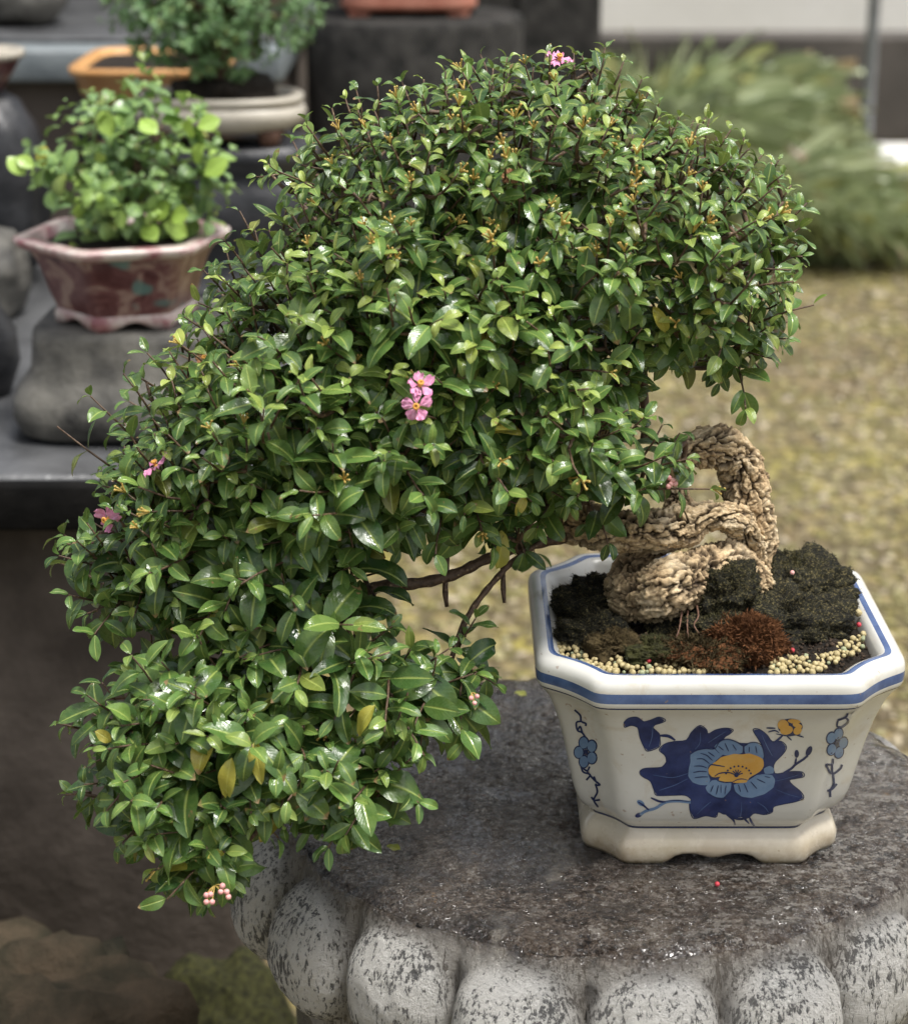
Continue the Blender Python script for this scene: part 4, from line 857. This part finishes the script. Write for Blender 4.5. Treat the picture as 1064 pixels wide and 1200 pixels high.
def grass_clump(px, py, w, h, n, label, seed, lean):
    r = np.random.default_rng(seed); c = PZ(px, py, 0); l = Leaves()
    for k in range(int(n * 1.8)):
        a = r.random() * 6.28; q = r.random() ** .5 * w * .35; b = c + np.array([math.cos(a) * q, math.sin(a) * q, 0]); d = np.array([math.cos(a) * .55 + lean, math.sin(a) * .45, 1 + r.random()]); d /= np.linalg.norm(d)
        L = h * r.uniform(.9, 1.65); nn = -np.array([math.cos(a) + lean, math.sin(a), -.6]); l.add(b, d, -nn if r.random() < .0 else np.array([-d[0] * d[2] , -d[1] * d[2], 1 - d[2] ** 2]) * 1.0, L, .0048, (r.random(), r.uniform(.1, 1), 0.6 * (r.random() < .15), 1), r.uniform(1.1, 2.1), .3)
    e = l.build('grass_clump', M['grass'], None, base=.6); tag(e, label, 'grass', 'grass clumps before the far wall')
grass_clump(760, 235, .55, .52, 520, 'leftmost arching grass clump behind the bonsai crown', 1, .12)
grass_clump(840, 285, .55, .40, 560, 'arching pale green grass clump at the front middle of the bed', 2, .30)
grass_clump(960, 300, .5, .30, 480, 'lowest arching grass clump at the right picture edge', 3, .30)
grass_clump(775, 190, .6, .50, 520, 'tallest grass clump against the dark wall', 4, .1)
grass_clump(690, 250, .5, .55, 380, 'grass clump mostly hidden behind the bonsai crown', 5, .25)
l = Leaves(); c = PY(915, 306, 6.5)
for k in range(7): l.add(c, np.array([math.cos(k * .9), -.3, math.sin(k * .9)]), np.array([0, -1, .3]), .03, .012, (.5, .5, 0, 1), .4, .2)
tag(l.build('purple_flower', M['purple'], None), 'small purple flower at the foot of the grass', 'flower')

# ------------------------------------------------------------------ left background: benches, stones, pots
ZB = .762                                                               # top of the near bench
def bench():
    e = empty('stone_bench', (-.75, 2.7, 0), 'wet dark stone bench carrying the red hexagonal pot', 'bench'); xr = PY(300, 560, 2.12)[0]
    V, F = box(-2.2, xr, 2.12, 3.55, ZB - .052, ZB, .012, 3); mesh('slab', V, F, M['slab'], e)
    V, F = box(-2.2, xr + .004, 2.105, 2.15, ZB - .060, ZB - .006, .005, 2); mesh('slab_edge', V, F, M['slab_dark'], e)
    xr = PY(285, 900, 2.16)[0]; V, F = box(-2.2, xr, 2.17, 3.45, 0, ZB - .053, .03, 3); mesh('base_wall', V, F, M['earthwall'], e)
bench()
o = mesh('mossy_rock', *rock((-.60, 1.72, .0), .34, .24, .42, 4.4, .34, 90, 60), M['brownrock']); tag(o, 'brown mossy rock in the lower left corner', 'rock')
o = mesh('dark_rock', *rock((PY(255, 1190, 1.9)[0], 1.95, .02), .12, .12, .20, 9.4, .22), M['moss_green']); tag(o, 'dark mossy rock in the shade left of the pedestal', 'rock')
# carved block under the hexagonal pot
YH = 2.33; hx0 = PY(150, 380, YH)[0]; kpx = YH / math.cos(PITCH) / FPX * .985
ztop = PY(150, 372, YH)[2]
o = mesh('stone_block', *lathe((hx0 + .005, YH + .01, ZB), [(.0, .0), (.112, .0), (.132, .008), (.139, .028), (.135, .046), (.122, .064), (.114, .078), (.111, ztop - ZB - .012), (.108, ztop - ZB - .004), (.103, ztop - ZB), (.0, ztop - ZB)], 120, 1.0, .9, .045, 2, 4.2), M['block']); tag(o, 'grey carved stone block under the red hexagonal pot', 'stone block')
def hexpot():
    e = empty('hexagonal_pot', (hx0, YH, ztop), 'mottled dark red hexagonal pot with a pale pink rim', 'flower pot')
    def ring(r, z, bump=0):
        out = []
        for k in range(6):
            a0 = R(-90 - 15 + 60 * k); a1 = R(-90 - 15 + 60 * (k + 1)); p = np.array([math.cos(a0), math.sin(a0)]) * r; q = np.array([math.cos(a1), math.sin(a1)]) * r
            for u in np.linspace(0, 1, 16, endpoint=False):
                s = abs(u - .5) * 2; out.append((*(p + (q - p) * u), z + (bump * (1 - s ** 3) * (.6 + .4 * math.cos((u - .5) * 9)) if bump else 0)))
        o = np.array(out)
        for _ in range(2): o[:, :2] = .25 * np.roll(o[:, :2], 1, 0) + .5 * o[:, :2] + .25 * np.roll(o[:, :2], -1, 0)
        return o + np.array([hx0, YH, ztop])
    rim = PY(150, 293, YH - .1)[2] - ztop
    def loft(name, prof, m, capped=False):
        rs = [ring(*p) for p in prof]; n = len(rs[0]); F = []
        for i in range(len(rs) - 1):
            for j in range(n): k = (j + 1) % n; F.append((i * n + j, i * n + k, (i + 1) * n + k, (i + 1) * n + j))
        if capped: F.append(tuple((len(rs) - 1) * n + j for j in range(n)))
        return mesh(name, np.vstack(rs), F, m, e)
    loft('foot', [(.068, 0.001, .010), (.084, 0, .011), (.085, .012), (.081, .018)], M['pinkrim'])
    loft('body', [(.081, .018), (.088, .035), (.100, rim - .03), (.110, rim - .014)], M['redglaze'])
    loft('rim', [(.110, rim - .014), (.124, rim - .010), (.128, rim - .004), (.127, rim), (.108, rim + .001), (.104, rim - .012)], M['pinkrim'])
    loft('soil', [(.105, rim - .012), (.06, rim - .006), (.01, rim)], M['soil'], True)
    return rim
hr = hexpot()
def small_bonsai():
    e = empty('small_bonsai', (hx0, YH, ztop + hr), 'small bonsai with round bright green leaves in the red hexagonal pot', 'bonsai'); l = Leaves(); sh = []
    c = PY(147, 200, YH)
    for k in range(125):
        d = unit(rng.normal(0, 1, 3)); rr = random.random() ** .4; q = c + d * np.array([.098, .08, .098]) * rr; ax = unit(d + np.array([0, 0, .4]) + rng.normal(0, .3, 3))
        yg = .9 if random.random() < .18 else random.uniform(.15, .5); sh.append(q); shoot(l, None, q, ax, random.uniform(.019, .031), 3, yg, 0, wr=.36)
    for (x, y, L) in ((192, 262, .032), (180, 258, .030), (200, 255, .030), (168, 265, .028), (232, 150, .027), (222, 160, .026), (240, 205, .032), (228, 190, .028), (30, 205, .027), (40, 196, .022), (130, 160, .030), (165, 140, .028), (95, 260, .022)):
        q = PY(x, y, YH - .06); l.add(q, unit(rng.normal(0, .5, 3) + np.array([(x - 150) / 90, -.4, .5])), np.array([0, -.8, .6]), L, L * .37, (.1, .95, 0, 1), .3, .15)
    l.build('foliage', M['leaf_round'], e, base=1.05)
    q = spline([(hx0 - .02, YH, ztop + hr - .01, .011), (hx0 - .028, YH - .01, ztop + hr + .03, .009), (hx0 - .01, YH, c[2], .006), (hx0 + .01, YH, c[2] + .05, .003)], .006); V, F, _ = tube(q[:, :3], q[:, 3], 12); mesh('trunk', V, F, M['twig'], e)
    m = MB()
    for p in sh[:60]:
        a = q[random.randint(len(q) // 3, len(q) - 1), :3]; V, F, _ = tube(spline([a, (a + p) / 2 + rng.normal(0, .006, 3), p], .01), [.0012] * len(spline([a, (a + p) / 2, p], .01)) if False else np.full(len(spline([a, (a + p) / 2 + 0, p], .01)), .0012), 5) if False else tube(np.array([a, (a + p) / 2 + rng.normal(0, .006, 3), p]), [.002, .0015, .001], 5); m.add(V, F)
    o = mesh('twig_network', m.V, m.F, M['twig'], e); o['kind'] = 'stuff'
small_bonsai()
# oval pot with the bushy bonsai
YO = 3.0; ox = PY(258, 120, YO)[0]; zr = PY(260, 118, YO - .09)[2]; ko = YO / math.cos(PITCH) / FPX
zo = PY(260, 172, YO - .06)[2]
def ovalpot():
    e = empty('oval_pot', (ox, YO, zo), 'beige oval bonsai tray with a thick rounded lip on short feet', 'flower pot'); h = zr - zo
    V, F = lathe((ox, YO, zo), [(.07, h * .28), (.098, h * .30), (.112, h * .42), (.118, h * .60), (.114, h * .76), (.108, h * .80)], 80, 1.06, .78, 0, 0, 2.6); mesh('body', V, F, M['oval'], e)
    V, F = lathe((ox, YO, zo), [(.108, h * .80), (.114, h * .86), (.115, h * .95), (.110, h), (.098, h * .99), (.094, h * .85), (.0, h * .86)], 80, 1.06, .78, 0, 0, 2.6); mesh('rim', V, F, M['oval'], e)
    for sx in (-1, 1):
        for sy in (-1, 1): V, F = lathe((ox + sx * .075, YO + sy * .05, zo), [(.0, 0), (.014, 0), (.016, h * .15), (.02, h * .33), (0, h * .34)], 20); mesh('leg', V, F, M['root'], e)
    V, F = rock((ox + .01, YO, zr - .01), .075, .055, .035, 3, .3); o = mesh('soil_mound', V, F, M['soil']); tag(o, 'dark soil mound heaped in the beige oval tray', 'soil')
ovalpot()
def bush(name, c, rx, ry, rz, n, L, label, mat, seed, yg=.45):
    e = empty(name, (c[0], c[1], zr), label, 'bonsai'); l = Leaves(); m = MB()
    for k in range(n):
        d = unit(rng.normal(0, 1, 3)); rr = random.random() ** .33; q = np.array(c) + d * np.array([rx, ry, rz]) * rr * (1 + .15 * mn.noise(Vector(d * 3)))
        shoot(l, None, q, unit(d + np.array([0, 0, .5])), L * random.uniform(.8, 1.2), 3, yg * (1 + .5 * mn.noise(Vector(q) * 25)), 0, wr=.30)
        if k % 6 == 0: V, F, _ = tube(np.array([(c[0] + rng.normal(0, .02), c[1], c[2] - rz * .8), (np.array(c) + q) / 2, q]), [.003, .002, .001], 5); m.add(V, F)
    l.build('foliage', mat, e); o = mesh('twig_network', m.V, m.F, M['twig'], e); o['kind'] = 'stuff'
    V, F, _ = tube(spline([(c[0], c[1], zr - .03), (c[0] + .01, c[1] - .01, zr + .02), (c[0], c[1], c[2])], .01), np.full(len(spline([(c[0], c[1], zr - .03), (c[0] + .01, c[1] - .01, zr + .02), (c[0], c[1], c[2])], .01)), .012), 10); mesh('trunk', V, F, M['twig'], e)
bc = PY(252, 22, YO); bush('bushy_bonsai', (bc[0], YO, bc[2] + .015), .15, .12, .088, 620, .0155, 'dense dark green small leaved bonsai in the beige oval tray', M['leaf_small'], 1)
# dark stacked stones under the oval pot
zl = ZB
o = mesh('stone_pillar', *lathe((ox + .02, YO + .02, zl), [(.0, 0), (.115, 0), (.115, .02), (.105, .022), (.100, (zo - zl) * .35), (.112, (zo - zl) * .4), (.112, (zo - zl) * .75), (.095, (zo - zl) * .80), (.12, (zo - zl) * .88), (.12, zo - zl - .003), (0, zo - zl)], 48, 1, .85, .03, 5, 3.2), M['darkstone']); tag(o, 'dark stepped stone pillar under the beige oval tray', 'pillar')
# orange tray behind it
Yt = 3.40; xt = PY(185, 80, Yt)[0]; zt = PY(150, 82, Yt - .16)[2]
def tray():
    e = empty('orange_tray', (xt, Yt, zt - .06), 'rounded rectangular orange glazed tray standing behind the beige oval pot', 'tray')
    V, F = lathe((xt, Yt, zt - .06), [(.0, 0), (.095, 0), (.11, .02), (.116, .045), (.124, .05), (.125, .060), (.110, .060), (.106, .030), (.0, .029)], 80, 1, 1.35, 0, 0, 7); mesh('basin', V, F, M['orange'], e)
    V, F = lathe((xt, Yt, zt - .06), [(.1065, .051), (.06, .055), (0, .056)], 60, 1, 1.35, 0, 0, 7); mesh('soil', V, F, M['soil'], e)
tray()
o = mesh('stone_plinth', *box(xt - .12, xt + .12, Yt - .12, Yt + .10, ZB, zt - .061, .01), M['darkstone']); tag(o, 'dark square stone plinth under the orange tray', 'plinth')
# upper ledge behind
YCc = 4.35; xc = PY(486, 60, YCc)[0]; zc = PY(486, 27, YCc - .2)[2]; rc = 122 * (YCc / math.cos(PITCH) / FPX) * .97
zL = PY(60, 58, 3.9)[2]
e = empty('stone_ledge', (-1, 4.1, 0), 'blue grey stone ledge running behind the small pots at the left', 'ledge')
mesh('slab', *box(-3.2, xc - rc - .012, 3.9, 4.9, zL - .062, zL, .008), M['ledge'], e); mesh('base_wall', *box(-3.2, xc - rc - .03, 3.96, 4.85, 0, zL - .063, .01), M['earthwall'], e)
mesh('ledge_top', *box(-3.2, xc - rc - .016, 4.0, 4.88, zL + .0005, zL + .012, .004), M['slab'], e)
tag(mesh('dark_hedge_wall', *box(-4, PY(640, 40, 6.2)[0], 6.2, 6.4, 0, 2.6, .01), M['column'], None, False), 'dark concrete wall behind the stone ledge', 'wall')
c = PY(18, 12, 4.25); tag(mesh('round_stone', *rock((c[0], 4.25, zL + .085), .11, .10, .075, 2, .12), M['block']), 'grey rounded stone resting on the ledge in the top left corner', 'stone')
# left edge: reddish pot on dark stones
Yr = 3.1; c = PY(-2, 100, Yr); xr_ = c[0]
def redpot():
    z0 = PY(0, 108, Yr)[2]; z1 = PY(0, 58, Yr)[2]; h = z1 - z0
    e = empty('brown_red_pot', (xr_ - .03, Yr, z0), 'brown red pot with grey rim cut off by the left picture edge', 'flower pot')
    mesh('body', *lathe((xr_ - .03, Yr, z0), [(0, 0), (.035, 0), (.055, h * .5), (.066, h * .8)], 48), M['redglaze'], e)
    mesh('rim', *lathe((xr_ - .03, Yr, z0), [(.066, h * .8), (.072, h * .84), (.072, h), (.062, h), (.06, h * .85), (0, h * .85)], 48), M['oval'], e)
    return z0
z0 = redpot()
tag(mesh('dark_boulder', *rock((xr_ - .02, Yr, (z0 + ZB) / 2 - .002), .085, .08, (z0 - ZB) / 2 + .004, 6, .1), M['darkstone']), 'dark rounded boulder under the brown red pot at the left edge', 'boulder')
c = PY(-8, 380, 2.45); tag(mesh('round_dark_jar', *lathe((c[0] - .02, 2.45, ZB), [(0, 0), (.035, 0), (.05, .04), (.048, .08), (.03, .11), (.03, .12), (.0, .12)], 40), M['darkstone']), 'dark round jar on the bench cut off by the left edge', 'jar')
c = PY(0, 240, 2.85); tag(mesh('dark_stone', *rock((c[0] - .03, 2.85, ZB + .06), .06, .07, .065, 8, .15), M['block']), 'rounded grey stone on the bench below the dark boulder', 'stone')
# dark round column with a terracotta pot
o = mesh('concrete_column', *lathe((xc, YCc, 0), [(rc * .99, 0), (rc, .5), (rc, zc - .012), (rc * .985, zc - .003), (rc * .95, zc), (0, zc)], 90, 1, 1, .012, 3), M['column']); tag(o, 'dark pitted round concrete column carrying a terracotta pot', 'column')
def terracotta():
    e = empty('terracotta_pot', (xc - .01, YCc, zc), 'terracotta pot with bracket feet on the dark round column, cut by the top edge', 'flower pot'); hw = 77 * YCc / FPX
    mesh('body', *lathe((xc - .01, YCc, zc), [(hw * .80, .012), (hw * .95, .014), (hw * 1.0, .022), (hw * 1.0, .028), (hw * .96, .034), (hw * 1.1, .12), (hw * 1.2, .14), (hw * 1.1, .145), (hw * 1.05, .12), (0, .12)], 64, 1, .8, 0, 0, 5), M['terra'], e)
    for sx in (-1, 1):
        for sy in (-1, 1): mesh('leg', *box(xc - .01 + sx * hw * .72 - .022, xc - .01 + sx * hw * .72 + .022, YCc + sy * hw * .55 - .02, YCc + sy * hw * .55 + .02, zc + .0005, zc + .0135, .005), M['terra'], e)
terracotta()
x0, x1 = PY(606, 40, 5.2)[0], PY(704, 40, 5.2)[0]
tag(mesh('dark_pillar', *box(x0, x1, 5.2, 5.6, 0, 1.9, .012), M['column'], None, False), 'dark square pillar right of the round column', 'pillar')
